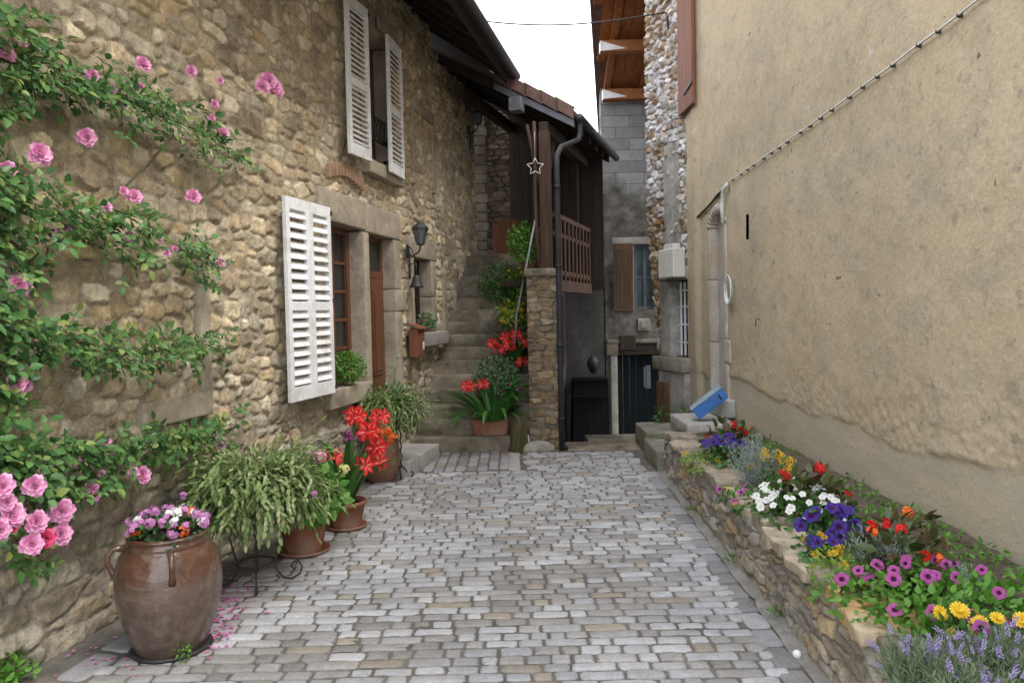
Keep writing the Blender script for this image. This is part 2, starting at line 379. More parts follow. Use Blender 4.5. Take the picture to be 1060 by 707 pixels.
M['yellow_c'] = mat_petal('pale_yellow_centre', (.6, .6, .2), (.7, .7, .3))
M['lilac'] = mat_petal('lilac_floret', (.32, .27, .50), (.50, .44, .66))
M['violet_pink'] = mat_petal('mauve_petal', (.50, .15, .42), (.70, .38, .62))
M['pinkpale'] = mat_petal('pale_pink_petal', (.70, .30, .42), (.80, .5, .58))

# ------------------------------------------------------------------ rubble masonry relief
def rubble(U, Z, sx=.21, sz=.125, seed=0, jit=.34, warp=.035, joint=.16, depth=.03, palette=None, mortar=(.25, .22, .175),
           wamp=.42, rough=.006, tone=None, level=.0, pn=3.4, ejit=.11):
    """U,Z 2D arrays. returns outward height and colour"""
    P = np.stack([U, Z*0+seed*.37, Z], -1)
    Uw = U+warp*fbm(P, 2.6, seed+11, 3); Zw = Z+warp*fbm(P, 2.9, seed+29, 3)
    j0 = np.floor(Zw/sz).astype(np.int64)
    F1 = np.full(U.shape, 9e9); F2 = F1.copy(); cid = np.zeros(U.shape+(2,), np.int64); lc = np.zeros(U.shape+(2,))
    zero = np.zeros(U.shape, np.int64)
    for dj in (-2, -1, 0, 1, 2):
        jj = j0+dj; offr = hsh(jj, zero, zero, seed+5); wr = .75+.6*hsh(jj, zero+3, zero, seed+6); sxx = sx*wr
        i0 = np.floor(Uw/sxx-offr).astype(np.int64)
        for di in (-2, -1, 0, 1, 2):
            ii = i0+di
            cx = (ii+.5+offr+jit*(2*hsh(ii, jj, zero, seed+1)-1))*sxx; cz = (jj+.5+jit*.8*(2*hsh(ii, jj, zero, seed+2)-1))*sz
            a = (Uw-cx)/sxx; b = (Zw-cz)/sz
            rot = .5*(hsh(ii, jj, zero+7, seed)-.5)
            a, b = a+b*rot*sz/sxx, b-a*rot*sxx/sz*.5
            d = (np.abs(a)**pn+np.abs(b)**pn)**(1/pn) - wamp*(hsh(ii, jj, zero, seed+3)-.5)
            m1 = d < F1; F2 = np.where(m1, F1, np.minimum(F2, d)); F1 = np.where(m1, d, F1)
            cid[..., 0] = np.where(m1, ii, cid[..., 0]); cid[..., 1] = np.where(m1, jj, cid[..., 1])
            lc[..., 0] = np.where(m1, a, lc[..., 0]); lc[..., 1] = np.where(m1, b, lc[..., 1])
    e = F2-F1+ejit*fbm(P, 13, seed+40, 3)
    r = lambda k: hsh(cid[..., 0], cid[..., 1], zero+k, seed+60)
    mask = sstep(joint*.55, joint*1.05, e)
    prof = sstep(joint*.5, joint*2.4, e)
    fac = np.abs(fbm(P, 13, seed+72, 4)); fac2 = fbm(P, 34, seed+74, 3)
    h = depth*(.35+.75*r(1))*mask*.85 + depth*.16*prof - depth*.55*fac*mask + depth*.20*fac2*mask + depth*.22*fbm(P, 5, seed+76, 3)*(1-mask) + (lc[..., 0]*(r(2)-.5)+lc[..., 1]*(r(3)-.5))*depth*1.6*mask
    h = h + rough*fbm(P, 22, seed+70, 4)*(.5+mask) + level*fbm(P, .8, seed+80, 2)
    pal = np.array(palette); k = (r(4)*len(pal)*.999).astype(int); col = pal[k]*(.76+.44*r(5))[..., None]*(1+.30*fbm(P, 7, seed+93, 4)-.25*fac)[..., None]
    mo = np.array(mortar)*(1+.18*fbm(P, 3, seed+90, 3))[..., None]
    c = col*mask[..., None]+mo*(1-mask[..., None])
    c = c*(1-.30*sstep(.0, .10, fbm(P, 6, seed+99, 3))*np.exp(-((mask-.45)/.3)**2))[..., None]  # crevice shade painted as a broken dark line where stone meets mortar
    if tone is not None: c = c*tone(U, Z, P)
    return h, np.concatenate([c, mask[..., None]], -1)
def spaced(a, b, d0, d1):
    xs = [a]
    while xs[-1] < b: xs.append(xs[-1]+d0+(d1-d0)*(xs[-1]-a)/(b-a))
    xs[-1] = b; return np.array(xs)
def rubble_wall(name, us, zs, mat, holes=(), parent=None, y0=0.0, kw=None, edge=None, post=None):
    U, Z = np.meshgrid(us, zs); h, c = rubble(U, Z, **(kw or {}))
    if post is not None: h, c = post(U, Z, h, c)
    P = np.stack([U, y0-h, Z], -1)
    uc = (U[:-1, :-1]+U[1:, 1:])/2; zc = (Z[:-1, :-1]+Z[1:, 1:])/2; keep = np.ones(uc.shape, bool)
    for (a, b, c0, c1) in holes: keep &= ~((uc > a) & (uc < b) & (zc > c0) & (zc < c1))
    if edge is not None: keep &= edge(uc, zc)
    return link(name, grid_mesh(name, P, keep, mat, c), parent)

TAN = [(.60, .53, .40), (.53, .45, .32), (.48, .425, .325), (.66, .60, .48), (.40, .34, .25), (.55, .45, .30), (.50, .465, .385), (.33, .285, .22), (.60, .56, .46), (.44, .385, .28)]
# ================================================================== GROUND
zc_ = lambda y: np.where(y < 8.85, 0.0, np.where(y < 14.0, -(y-8.85)/(14-8.85)*.78, -.78))
M['joint'] = mat_noise('sandy_joint_mortar', (.095, .088, .076), (.20, .185, .16), .95, 5, 55, .006, .15, c3=(.12, .115, .10))
M['groundsheet'] = mat_noise('distant_ground', (.09, .085, .075), (.16, .15, .135), .95, .6, 20, .01)
M['sett'] = mat_attr('granite_sett', .72, (.86, 1.12), 60, .003, None, 1.6)
m = MB(); ys = [-40, 0, 8.85, 14, 80]
for y in ys: m.v += [(-60, y, float(zc_(np.array(y)))-.03), (60, y, float(zc_(np.array(y)))-.03)]
m.f = [(2*i, 2*i+1, 2*i+3, 2*i+2) for i in range(4)]; m.m = [0]*4
m.build('ground', M['groundsheet'], smooth=False, kind='structure')
# street bed between the setts
xs = np.arange(-3.2, 2.7, .022); yy = np.concatenate([np.arange(-1.0, 2.4, .1), np.arange(2.4, 9.0, .02), np.arange(9.0, 14.6, .06)])
X, Y = np.meshgrid(xs, yy); P = np.stack([X, Y, X*0], -1)
Z = zc_(Y)-.0055+.0055*fbm(P, 2.6, 3, 3)+.0055*fbm(P, 13, 9, 3)
link('street', grid_mesh('street', np.stack([X, Y, Z], -1), np.ones((len(yy)-1, len(xs)-1), bool), M['joint']))
setp(bpy.data.objects['street'], kind='structure')
M['strip'] = mat_noise('grey_gravel_concrete', (.19, .18, .16), (.32, .305, .275), .95, 6, 50, .01, .15, c3=(.22, .21, .18))
ys_ = np.arange(1.0, 7.6, .02); xs_ = np.arange(0, 1.01, .06); X, Y = np.meshgrid(xs_, ys_); P = np.stack([X, Y, X*0], -1)
Xw = 1.235+.032*Y-.09-.02*fbm(P*np.array([0, 1, 0]), 5, 3, 3)+X*(.10)
o = link('gutter_strip', grid_mesh('gutter_strip', np.stack([Xw, Y, .003+.004*fbm(np.stack([Xw, Y, Xw*0], -1), 12, 8, 3)+.012*X**2], -1), np.ones((len(ys_)-1, len(xs_)-1), bool), M['strip'])); setp(o, kind='structure')
def setts(name, rects):
    """rects: (cx, cy, lx, ly, rot, colour)"""
    V = []; Fs = []; Cc = []; K = 16
    for n_, (cx, cy, lx, ly, rot, col) in enumerate(rects):
        b = len(V); z0 = float(zc_(np.array(cy))); dz = random.uniform(-.002, .003); tx, ty = random.uniform(-.010, .010), random.uniform(-.02, .02)
        ex = random.uniform(5, 9); ang0 = random.uniform(0, 6)
        base = []
        rr_ = min(lx, ly)*random.uniform(.2, .42)
        for k in range(K):
            t = 2*math.pi*(k+.5)/K; c_, s_ = math.cos(t), math.sin(t)
            x = math.copysign(abs(c_)**(2/ex), c_)*lx/2; y = math.copysign(abs(s_)**(2/ex), s_)*ly/2
            x += random.uniform(-.0045, .0045); y += random.uniform(-.004, .004); base.append((x, y))
        cr, sr = math.cos(rot), math.sin(rot)
        for ins, zz in ((0, -.018), (.0, -.0045), (.005, .0005), (.014, .0028)):
            for x, y in base:
                fx = max(.1, 1-2*ins/lx); fy = max(.1, 1-2*ins/ly); x2, y2 = x*fx, y*fy
                V.append((cx+x2*cr-y2*sr, cy+x2*sr+y2*cr, z0+zz+dz+tx*x2+ty*y2+random.uniform(-.0006, .0006)))
        V.append((cx, cy, z0+.0035+dz)); Cc += [col]*(4*K+1)
        for r in range(3):
            for k in range(K):
                k2 = (k+1) % K; Fs.append((b+r*K+k, b+r*K+k2, b+(r+1)*K+k2, b+(r+1)*K+k))
        for k in range(K): Fs.append((b+3*K+k, b+3*K+(k+1) % K, b+4*K))
    me = bpy.data.meshes.new(name); me.from_pydata(V, [], Fs); me.materials.append(M['sett']); me.polygons.foreach_set('use_smooth', [True]*len(Fs))
    a = me.color_attributes.new('Col', 'FLOAT_COLOR', 'POINT'); a.data.foreach_set('color', np.array([(c[0], c[1], c[2], 1) for c in Cc], np.float32).ravel())
    me.update(); return me
def wallx(y): return -2.92+.195*y
def bedx(y): return 1.235+.032*y
def sett_col(x, y):
    p = np.array([[x, y, 0.0]]); n = float(fbm(p, .9, 44, 3)[0]); r = random.random()+.55*n
    if r > .58: c = (.385, .39, .405)
    elif r > .34: c = (.315, .312, .312)
    elif r > .05: c = (.28, .273, .265)
    else: c = (.235, .228, .215)
    if random.random() < .04: c = (.30, .27, .225)
    k = random.uniform(.86, 1.12); return (c[0]*k, c[1]*k, c[2]*k)
def dim(c, a, b):
    k = random.uniform(a, b); return tuple(v*k for v in c)
rects = []; y = 1.2
while y < 8.72:
    d = random.uniform(.078, .094); x = wallx(y)+.34+random.uniform(-.05, .05); xe = bedx(y)-.23+random.uniform(-.03, .03)
    if y < 5: x += 0.0
    while x < xe:
        L = random.choice([.09, .11, .13, .16, .19, .23])*random.uniform(.9, 1.12); L = min(L, xe-x+.06)
        if not (y > 7.75 and x+L/2 < .12):
            if L > .07: rects.append((x+L/2, y+d/2+.012*math.sin(x*1.7+1)+random.uniform(-.003, .003), L-.012, d-.011, random.uniform(-.012, .012), sett_col(x, y)))
        x += L
    y += d
# edge run along the bed wall
y = 1.2
while y < 7.5:
    L = random.uniform(.13, .26); rects.append((bedx(y+L/2)-.15, y+L/2, .12, L-.02, .03, dim(sett_col(0, y), .6, .85))); y += L
y = 1.2
while y < 7.6:      # rough run along the house wall
    L = random.uniform(.16, .3); rects.append((wallx(y+L/2)+.235, y+L/2, .15, L-.025, -.19, dim(sett_col(0, y), .55, .8))); y += L
me = setts('cobbles', rects); o = link('paving_setts', me); setp(o, kind='structure')
rects = []
x = -1.28
while x < -.12:
    y = 7.78+random.uniform(0, .1)
    while y < 8.88:
        L = random.uniform(.18, .3); L = min(L, 8.93-y)
        if L > .06 and x > wallx(y)+.16: rects.append((x+.055, y+L/2, .098, L-.012, 0.0, tuple(c*.85 for c in sett_col(x, y))))
        y += L
    x += .112
for i in range(3): rects.append((.0, 7.98+i*.37, .12, .35, .0, (.42, .41, .38)))
o = link('paved_landing', setts('landing', rects)); setp(o, kind='structure')
# lower threshold slab in the passage
m = MB(); m.rbox(.62, 1.75, 8.93, 9.5, -.15, -.012, .01, .08, .004, seed=4); m.rbox(1.0, 2.2, 10.2, 11.0, -.32, -.17, .01, .1, .004, seed=5)
m.build('passage_paving', M['step'], kind='structure')

# ================================================================== LEFT HOUSE
FL = Fr(-2.92, 0, math.atan2(1, .195))
house = thing('stone_house', 'long rubble stone house with white louvred shutters and brown door, left of the lane', 'house', (FL.o[0], FL.o[1], 0), FL.rz)
M['rubble_l'] = mat_attr('ochre_rubble_stone', .93, (.68, 1.22), 48, .014, None, 1.1)
def tone_l(U, Z, P):
    g = sstep(2.0, .2, Z+.35*fbm(P, 1.2, 5, 3))         # foot of the wall greyer and darker
    f = sstep(8.0, 9.6, U)*.0
    t = np.array([1.16, 1.10, 1.0])*(1-g[..., None])+np.array([.98, .98, .97])*g[..., None]
    pa = sstep(.05, .45, fbm(P, .55, 77, 3))
    return t*(1-.05*pa[..., None])
def spaced2(a, b, c, d0, d1, d2):
    return np.concatenate([np.arange(a, b, d0), spaced(b, c, d1, d2)])
us = np.concatenate([np.arange(-.5, 2.9, .06), spaced(2.9, 12.62, .0105, .0155)])
zs = np.concatenate([np.arange(-.06, 4.6, .0115), np.arange(4.6, 5.45, .02)])
holesL = [(7.02, 7.77, .95, 2.42), (7.90, 8.66, -.1, 2.41), (7.96, 8.62, 3.13, 4.42), (9.34, 10.02, 1.37, 2.25)]
def under_gallery(u, z):
    X = FL.o[0]+FL.X[0]*u; Y = FL.X[1]*u; c, s_ = math.cos(1.2734), math.sin(1.2734)
    v = -(X-.81)*s_+(Y-9.8)*c; return (u < 10.35) | (z < 3.93+.55*v+.05)
rubble_wall('wall', us, zs, M['rubble_l'], holesL, house, 0.03, dict(sx=.18, sz=.10, seed=3, depth=.023, palette=TAN, mortar=(.40, .36, .295), ejit=.19, wamp=.6, pn=4.5, tone=tone_l, level=.012, joint=.20, rough=.007), under_gallery)
m = MB(); m.box(-.5, 10.3, .30, .5, -.1, 5.4); m.box(10.3, 12.5, .30, .5, -.1, 4.5); m.box(12.45, 12.55, .06, .3, -.1, 4.4); m.build('inner_wall', M['dark_wood'], house, smooth=False)
def slab(parent, name, boxes, mat='dressed', amp=.005, r=.014):
    out = []
    for i, b in enumerate(boxes):
        mm = MB(); mm.rbox(*b, r=r, seg=.07, amp=amp, seed=int(abs(b[0]*100+b[4]*37)) % 97)
        out.append(mm.build(name, M[mat], parent))
    return out
# dressed stone surrounds (X0,X1,Y0,Y1,Z0,Z1), Y<0 proud of the wall
slab(house, 'lintel', [(6.80, 7.845, -.012, .29, 2.42, 2.70), (7.85, 8.86, -.014, .29, 2.405, 2.69)])
slab(house, 'jamb', [(6.86, 7.02, -.012, .28, .95, 2.415), (7.765, 7.905, -.016, .28, .0, 2.40), (8.655, 8.86, -.012, .28, .0, 1.62), (8.655, 9.0, -.015, .28, 1.625, 1.86), (8.655, 8.85, -.012, .28, 1.865, 2.40)])
slab(house, 'window_sill', [(6.80, 7.76, -.07, .28, .78, .948)])
slab(house, 'door_step', [(7.78, 8.80, -.42, .25, -.02, .16), ], 'flag')
slab(house, 'lintel', [(7.80, 8.95, -.012, .28, 4.425, 4.72)]); slab(house, 'jamb', [(7.82, 7.96, -.01, .28, 3.13, 4.42), (8.62, 8.78, -.01, .28, 3.13, 4.42)])
slab(house, 'window_sill', [(7.85, 8.90, -.07, .28, 2.99, 3.128)])
slab(house, 'lintel', [(9.14, 10.26, -.014, .28, 2.255, 2.50)]); slab(house, 'jamb', [(9.16, 9.34, -.01, .28, 1.37, 2.25), (10.02, 10.20, -.012, .28, 1.80, 2.25), (10.02, 10.22, -.014, .28, 1.37, 1.795)])
slab(house, 'window_sill', [(9.22, 10.34, -.13, .27, 1.20, 1.365)], 'dressed_grey')
slab(house, 'plaster_strip', [(10.55, 10.68, -.02, .1, .80, 2.12), (5.0, 5.115, -.015, .1, 1.10, 2.12), ], 'dressed', .006)
slab(house, 'stone_block', [(4.42, 5.10, -.02, .1, .98, 1.13), (11.15, 11.4, -.02, .1, 1.15, 2.05)], 'dressed')
slab(house, 'blocked_window', [(9.42, 9.50, -.012, .1, 3.12, 4.02), (10.22, 10.31, -.012, .1, 3.12, 3.98), (9.42, 10.31, -.015, .1, 4.0, 4.13)], 'dressed')
m = MB()
for k in range(11):
    a = 7.02+k*.075; z = 2.80+.07*math.sin(math.pi*k/10)
    m.rbox(a, a+.055, -.012, .1, z, z+.12, .008, .06, .003, seed=k)
m.build('relieving_arch', M['brick_arch'], house)
m = MB(); m.rbox(8.23, 8.43, -.06, -.03, 4.50, 4.62, .004, .1, 0); m.build('name_plate', M['dressed_grey'], house)
# windows
def casement(parent, x0, x1, z0, z1, yb, cols, rows, wm='brown_wood', gm='glass', fw=.06, mun=.028):
    m = MB()
    for (a, b, c, d) in ((x0, x1, z0, z0+fw), (x0, x1, z1-fw, z1), (x0, x0+fw, z0+fw, z1-fw), (x1-fw, x1, z0+fw, z1-fw)): m.box(a, b, yb, yb+.06, c, d)
    w_ = m.build('window', M[wm], parent, smooth=False, bevel=.004)
    m = MB()
    for i in range(1, cols):
        x = x0+fw+(x1-x0-2*fw)*i/cols; q = mun*(1.7 if cols % 2 == 0 and i == cols//2 else 1); m.box(x-q/2, x+q/2, yb+.012, yb+.05, z0+fw, z1-fw)
    for i in range(1, rows):
        z = z0+fw+(z1-z0-2*fw)*i/rows; m.box(x0+fw, x1-fw, yb+.016, yb+.046, z-mun/2, z+mun/2)
    m.build('glazing_bars', M[wm], w_, smooth=False)
    m = MB(); m.box(x0+fw*.8, x1-fw*.8, yb+.034, yb+.040, z0+fw*.8, z1-fw*.8); m.build('pane', M[gm], w_, smooth=False)
    return w_
casement(house, 7.02, 7.765, .95, 2.42, .14, 2, 5)
casement(house, 7.96, 8.62, 3.13, 4.42, .16, 2, 4)
casement(house, 9.34, 10.02, 1.37, 2.25, .15, 2, 2, 'dark_wood')
# front door
m = MB(); m.box(7.905, 8.655, .13, .18, .16, 1.98)
dr = m.build('door', M['brown_wood'], house, smooth=False)
m = MB()
for (a, b, c, d) in ((7.98, 8.25, .28, .82), (8.31, 8.58, .28, .82), (7.98, 8.25, .95, 1.86), (8.31, 8.58, .95, 1.86)):
    m.box(a, b, .118, .13, c, d); m.box(a+.045, b-.045, .108, .118, c+.045, d-.045)
m.build('door_panel', M['brown_wood'], dr, smooth=False, bevel=.006)
m = MB(); m.tube([(8.0, .13, 1.05), (8.0, .08, 1.05)], .012); m.blob((8.0, .07, 1.05), (.028, .02, .028)); m.box(7.97, 8.03, .122, .13, .98, 1.12); m.build('handle', M['galv'], dr)
m = MB(); m.box(7.905, 8.655, .125, .19, 1.98, 2.05); m.box(7.905, 8.655, .13, .18, 2.36, 2.405); m.box(7.905, 7.95, .13, .18, 2.05, 2.36); m.box(8.61, 8.655, .13, .18, 2.05, 2.36)
tr = m.build('transom_window', M['brown_wood'], house, smooth=False, bevel=.003)
m = MB(); m.box(7.94, 8.62, .15, .156, 2.04, 2.37); m.build('pane', M['glass'], tr, smooth=False)
# shutters
def shutter(parent, xa, ya, xb, yb, z0, z1, leaves, slats, rails=(.47,)):
    """louvred leaf from (xa,ya) to (xb,yb) in house coordinates"""
    A = np.array([xa, ya, 0.]); d = np.array([xb-xa, yb-ya, 0.]); L = np.linalg.norm(d); d /= L; n = np.array([d[1], -d[0], 0])
    root = None; T = .034
    def bx(m, s0, s1, t0, t1, c, e, tilt=0):
        vs = []
        for z in (c, e):
            for s_, t_ in ((s0, t0), (s1, t0), (s1, t1), (s0, t1)):
                p = A+d*s_+n*t_; vs.append((p[0], p[1], z))
        m.add(vs, [(0, 3, 2, 1), (4, 5, 6, 7), (0, 1, 5, 4), (1, 2, 6, 5), (2, 3, 7, 6), (3, 0, 4, 7)])
    m = MB(); W = L/leaves; st = .055
    for i in range(leaves):
        a = i*W+.002; b = (i+1)*W-.002
        bx(m, a, a+st, 0, T, z0, z1); bx(m, b-st, b, 0, T, z0, z1)
        bx(m, a+st, b-st, .001, T-.001, z0, z0+.11); bx(m, a+st, b-st, .001, T-.001, z1-.09, z1)
        for r_ in rails: zz = z0+(z1-z0)*r_; bx(m, a+st, b-st, .001, T-.001, zz-.035, zz+.035)
    root = m.build('shutter', M['white_paint'], parent, smooth=False, bevel=.003)
    m = MB()
    spans = []; lo = z0+.11
    for r_ in list(rails)+[None]:
        hi = z1-.09 if r_ is None else z0+(z1-z0)*r_-.035; spans.append((lo, hi)); lo = hi+.07
    for i in range(leaves):
        a = i*W+.002+st; b = (i+1)*W-.002-st
        for (c, e) in spans:
            k = max(3, int(round((e-c)/slats)))
            for q in range(k):
                zc = c+(e-c)*(q+.5)/k; h = (e-c)/k*.36
                vs = []
                for s_ in (a, b):
                    for t_, zz in ((-.004+T*.95, zc-h), (T*.95+.003, zc-h+.007), (.002, zc+h+.007), (-.0, zc+h)):
                        p = A+d*s_+n*(T-t_ if False else t_); vs.append((p[0], p[1], zz))
                m.add(vs, [(0, 1, 2, 3), (7, 6, 5, 4), (0, 4, 5, 1), (1, 5, 6, 2), (2, 6, 7, 3), (3, 7, 4, 0)])
    m.build('louvres', M['white_paint'], root, smooth=False)
    for zz in (z0+.05, z1-.05, (z0+z1)/2):
        m = MB(); bx(m, L-.16, L+.02, -.004, .0005, zz-.012, zz+.012); bx(m, L-.012, L+.022, -.006, T+.004, zz-.018, zz+.018); m.build('hinge', M['iron'], root, smooth=False)
    return root
sa = FL.hit(297.5, 300, .09)[0]; sb = FL.hit(343, 300, .11)[0]
shutter(house, sa, -.065, sb, -.09, .94, 2.50, 2, .075)
shutter(house, FL.hit(361, 90, .10)[0], -.07, FL.hit(383, 90, .13)[0], -.10, 3.06, 4.50, 1, .05)
shutter(house, FL.hit(403.5, 120, .13)[0], -.10, FL.hit(417, 120, .10)[0], -.075, 3.06, 4.46, 1, .05)
m = MB()   # iron guard of the upper window
m.tube([(7.97, .02, 3.38), (8.61, .02, 3.38)], .009, 6); m.tube([(7.97, .02, 3.62), (8.61, .02, 3.62)], .009, 6)
for k in range(6):
    x = 8.02+k*.11
    for s_ in (-1, 1): m.tube([(x+s_*(.045*math.cos(t))-.0, .02, 3.5+.11*math.sin(t)) for t in np.linspace(-1.5, 1.5, 7)], .006, 5)
m.build('window_guard', M['iron'], house)
m = MB()
for zz in (3.22, 3.42): m.tube([(8.60, .05, zz), (8.58, -.04, zz), (8.62, -.09, zz)], .008, 5); m.blob((8.6, .05, zz), (.02, .02, .02), 6, 4)
m.build('shutter_catch', M['iron'], house)
# main roof: eave 1.08 m out, soffit, gutter
EO, EZ, RS = -.96, 4.50, .70
def skew_prism(m, xa, xb, x1, ya, yb, f, t):
    m.add([(xa, ya, f(ya)), (x1, ya, f(ya)), (x1, yb, f(yb)), (xb, yb, f(yb)), (xa, ya, f(ya)+t), (x1, ya, f(ya)+t), (x1, yb, f(yb)+t), (xb, yb, f(yb)+t)],
          [(0, 3, 2, 1), (4, 5, 6, 7), (0, 1, 5, 4), (1, 2, 6, 5), (2, 3, 7, 6), (3, 0, 4, 7)])
def roof_prism(m, x0, x1, ya, yb, f, t):
    m.add([(x0, ya, f(ya)), (x1, ya, f(ya)), (x1, yb, f(yb)), (x0, yb, f(yb)), (x0, ya, f(ya)+t), (x1, ya, f(ya)+t), (x1, yb, f(yb)+t), (x0, yb, f(yb)+t)],
          [(0, 3, 2, 1), (4, 5, 6, 7), (0, 1, 5, 4), (1, 2, 6, 5), (2, 3, 7, 6), (3, 0, 4, 7)])
fz = lambda y: EZ+(y-EO)*RS
m = MB(); roof_prism(m, -.5, 10.55, EO, 4.0, lambda y: fz(y)+.12, .07); roof_prism(m, 10.56, 12.4, -.60, 4.0, lambda y: fz(y)+.12, .07); rf = m.build('roof', M['tile'], house, smooth=False)
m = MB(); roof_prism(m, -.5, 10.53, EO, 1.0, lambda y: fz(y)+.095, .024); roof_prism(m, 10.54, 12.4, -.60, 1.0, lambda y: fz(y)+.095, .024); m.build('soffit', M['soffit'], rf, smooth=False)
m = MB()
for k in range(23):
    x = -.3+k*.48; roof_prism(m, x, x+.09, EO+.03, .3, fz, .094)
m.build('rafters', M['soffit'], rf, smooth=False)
m = MB(); prof = [(math.cos(t), math.sin(t)) for t in np.linspace(math.pi, 2*math.pi, 9)]
vs = []
for x in (-.5, 10.5):
    for r in (.075, .068):
        for (a, b) in prof: vs.append((x, EO-.08+a*r, EZ+.10+b*r))
fs = []
for r in (0, 1):
    for k in range(8): fs.append((r*9+k, r*9+k+1, 18+r*9+k+1, 18+r*9+k))
for e in (0, 18):
    for k in range(8): fs.append((e+k, e+k+1, e+9+k+1, e+9+k))
for k in (0, 8): fs.append((k, 9+k, 27+k, 18+k))
m.add(vs, fs); m.add([(10.5, EO-.08+a*.075, EZ+.10+b*.075) for a, b in prof], [tuple(range(9))])
m.build('gutter', M['gutter'], rf, bevel=0)
m = MB(); m.box(-.5, 10.5, EO-.0, EO+.025, EZ-.02, EZ+.16); m.build('fascia', M['soffit'], rf, smooth=False)

# corbel stone at the foot of the stairs
m = MB(); m.rbox(10.22, 10.62, -.33, .1, .72, .92, .05, .05, .014, 6, 5); m.rbox(10.30, 10.54, -.22, .1, .56, .74, .06, .05, .012, 6, 9)
m.build('stone_corbel', M['dressed'], house)

# ================================================================== STAIRCASE
stair = thing('stone_staircase', 'worn stone steps climbing beside the house wall to the covered landing', 'staircase', (0, 8.95, 0))
NS, RH, RUN = 15, .163, .2
for k in range(NS):
    y0 = k*RUN; yw = 8.95+y0; xl = wallx(yw+.15)-.12; xr = .21 if k > 0 else .06
    m = MB(); m.rbox(xl, xr, y0, y0+RUN+(.12 if k < NS-1 else 1.9), k*RH-(.02 if k else .05), (k+1)*RH, .018, .09, .009, 5, k*3)
    m.build('step', M['step'], stair)
# parapet pillar and its side wall
M['rubble_p'] = mat_attr('warm_rubble_stone', .93, (.72, 1.2), 60, .007)
PAL_P = [(.27, .20, .12), (.24, .18, .115), (.22, .18, .13), (.30, .23, .145), (.18, .14, .095), (.25, .21, .155)]
par = thing('stair_parapet', 'narrow rubble stone pillar wall on the right side of the steps', 'wall', (.2, 9.02, 0))
kw = dict(sx=.14, sz=.075, seed=21, depth=.024, palette=PAL_P, mortar=(.15, .125, .09), joint=.14)
rubble_wall('front_face', np.arange(-.015, .34, .011), np.arange(-.06, 2.02, .011), M['rubble_p'], (), par, 0.0, kw)
o = rubble_wall('side_face', np.arange(-.02, 3.0, .016), np.arange(-.8, 2.02, .014), M['rubble_p'], (), par, 0.0, dict(kw, seed=31)); o.rotation_euler = (0, 0, math.radians(90)); o.location = (.32, 0, 0)
o = rubble_wall('side_face', np.arange(-2.9, .02, .016), np.arange(-.06, 2.02, .014), M['rubble_p'], (), par, 0.0, dict(kw, seed=41)); o.rotation_euler = (0, 0, math.radians(-90)); o.location = (0.02, 0, 0)
m = MB(); m.rbox(-.05, .37, -.05, 1.1, 1.99, 2.08, .02, .07, .012, 6, 3); m.rbox(-.04, .36, 1.1, 2.9, 1.99, 2.07, .02, .09, .012, 6, 4); m.build('coping', M['step'], par)

# alcove wall behind the landing
alc = thing('alcove_wall', 'shaded coursed stone wall closing the landing at the top of the steps', 'wall', (-1.2, 13.0, 0))
def alc_edge(u, z):
    X = -1.2+u; Y = 13.0; v = -(X-.81)*math.sin(1.2734)+(Y-9.8)*math.cos(1.2734); return z < 3.93+.55*v+.1
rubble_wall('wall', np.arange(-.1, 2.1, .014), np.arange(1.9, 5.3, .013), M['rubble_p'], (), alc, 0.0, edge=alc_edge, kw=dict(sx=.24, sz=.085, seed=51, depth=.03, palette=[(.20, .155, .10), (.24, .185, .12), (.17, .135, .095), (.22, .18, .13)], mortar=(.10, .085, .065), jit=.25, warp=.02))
for z in np.arange(2.45, 4.7, .155):
    m = MB(); m.rbox(.62+random.uniform(-.02, .01), .84+random.uniform(-.02, .02), -.14, .0, z, z+.148, .012, .06, .006, 7, int(z*50)); m.build('quoin', M['step'], alc)
m = MB(); m.box(-.2, 2.1, .03, .3, 1.9, 4.4); m.build('wall_core', M['dark_wood'], alc, smooth=False)
m = MB(); m.rbox(-.62, .22, 12.25, 12.5, 2.44, 2.50, .02, .08, .01, 5, 8)
setp(m.build('landing_kerb', M['step']), 'low stone kerb blocks at the head of the steps', 'kerb')
pb = thing('wooden_crate', 'red brown wooden board box leaning in the corner of the upper landing', 'crate', (-.10, 12.72, 2.45))
m = MB(); m.box(-.18, .30, 0, .03, .02, .62); m.build('front_panel', M['panel_red'], pb, smooth=False, bevel=.004)
m = MB(); m.bar((-.12, -.012, .6), (.05, -.012, .04), .045, .02, (0, 1, 0)); m.bar((-.18, -.012, .595), (.3, -.012, .595), .05, .02, (0, 1, 0)); m.bar((-.155, -.011, .02), (-.155, -.011, .57), .045, .02, (0, 1, 0)); m.build('batten', M['panel_red'], pb, smooth=False)

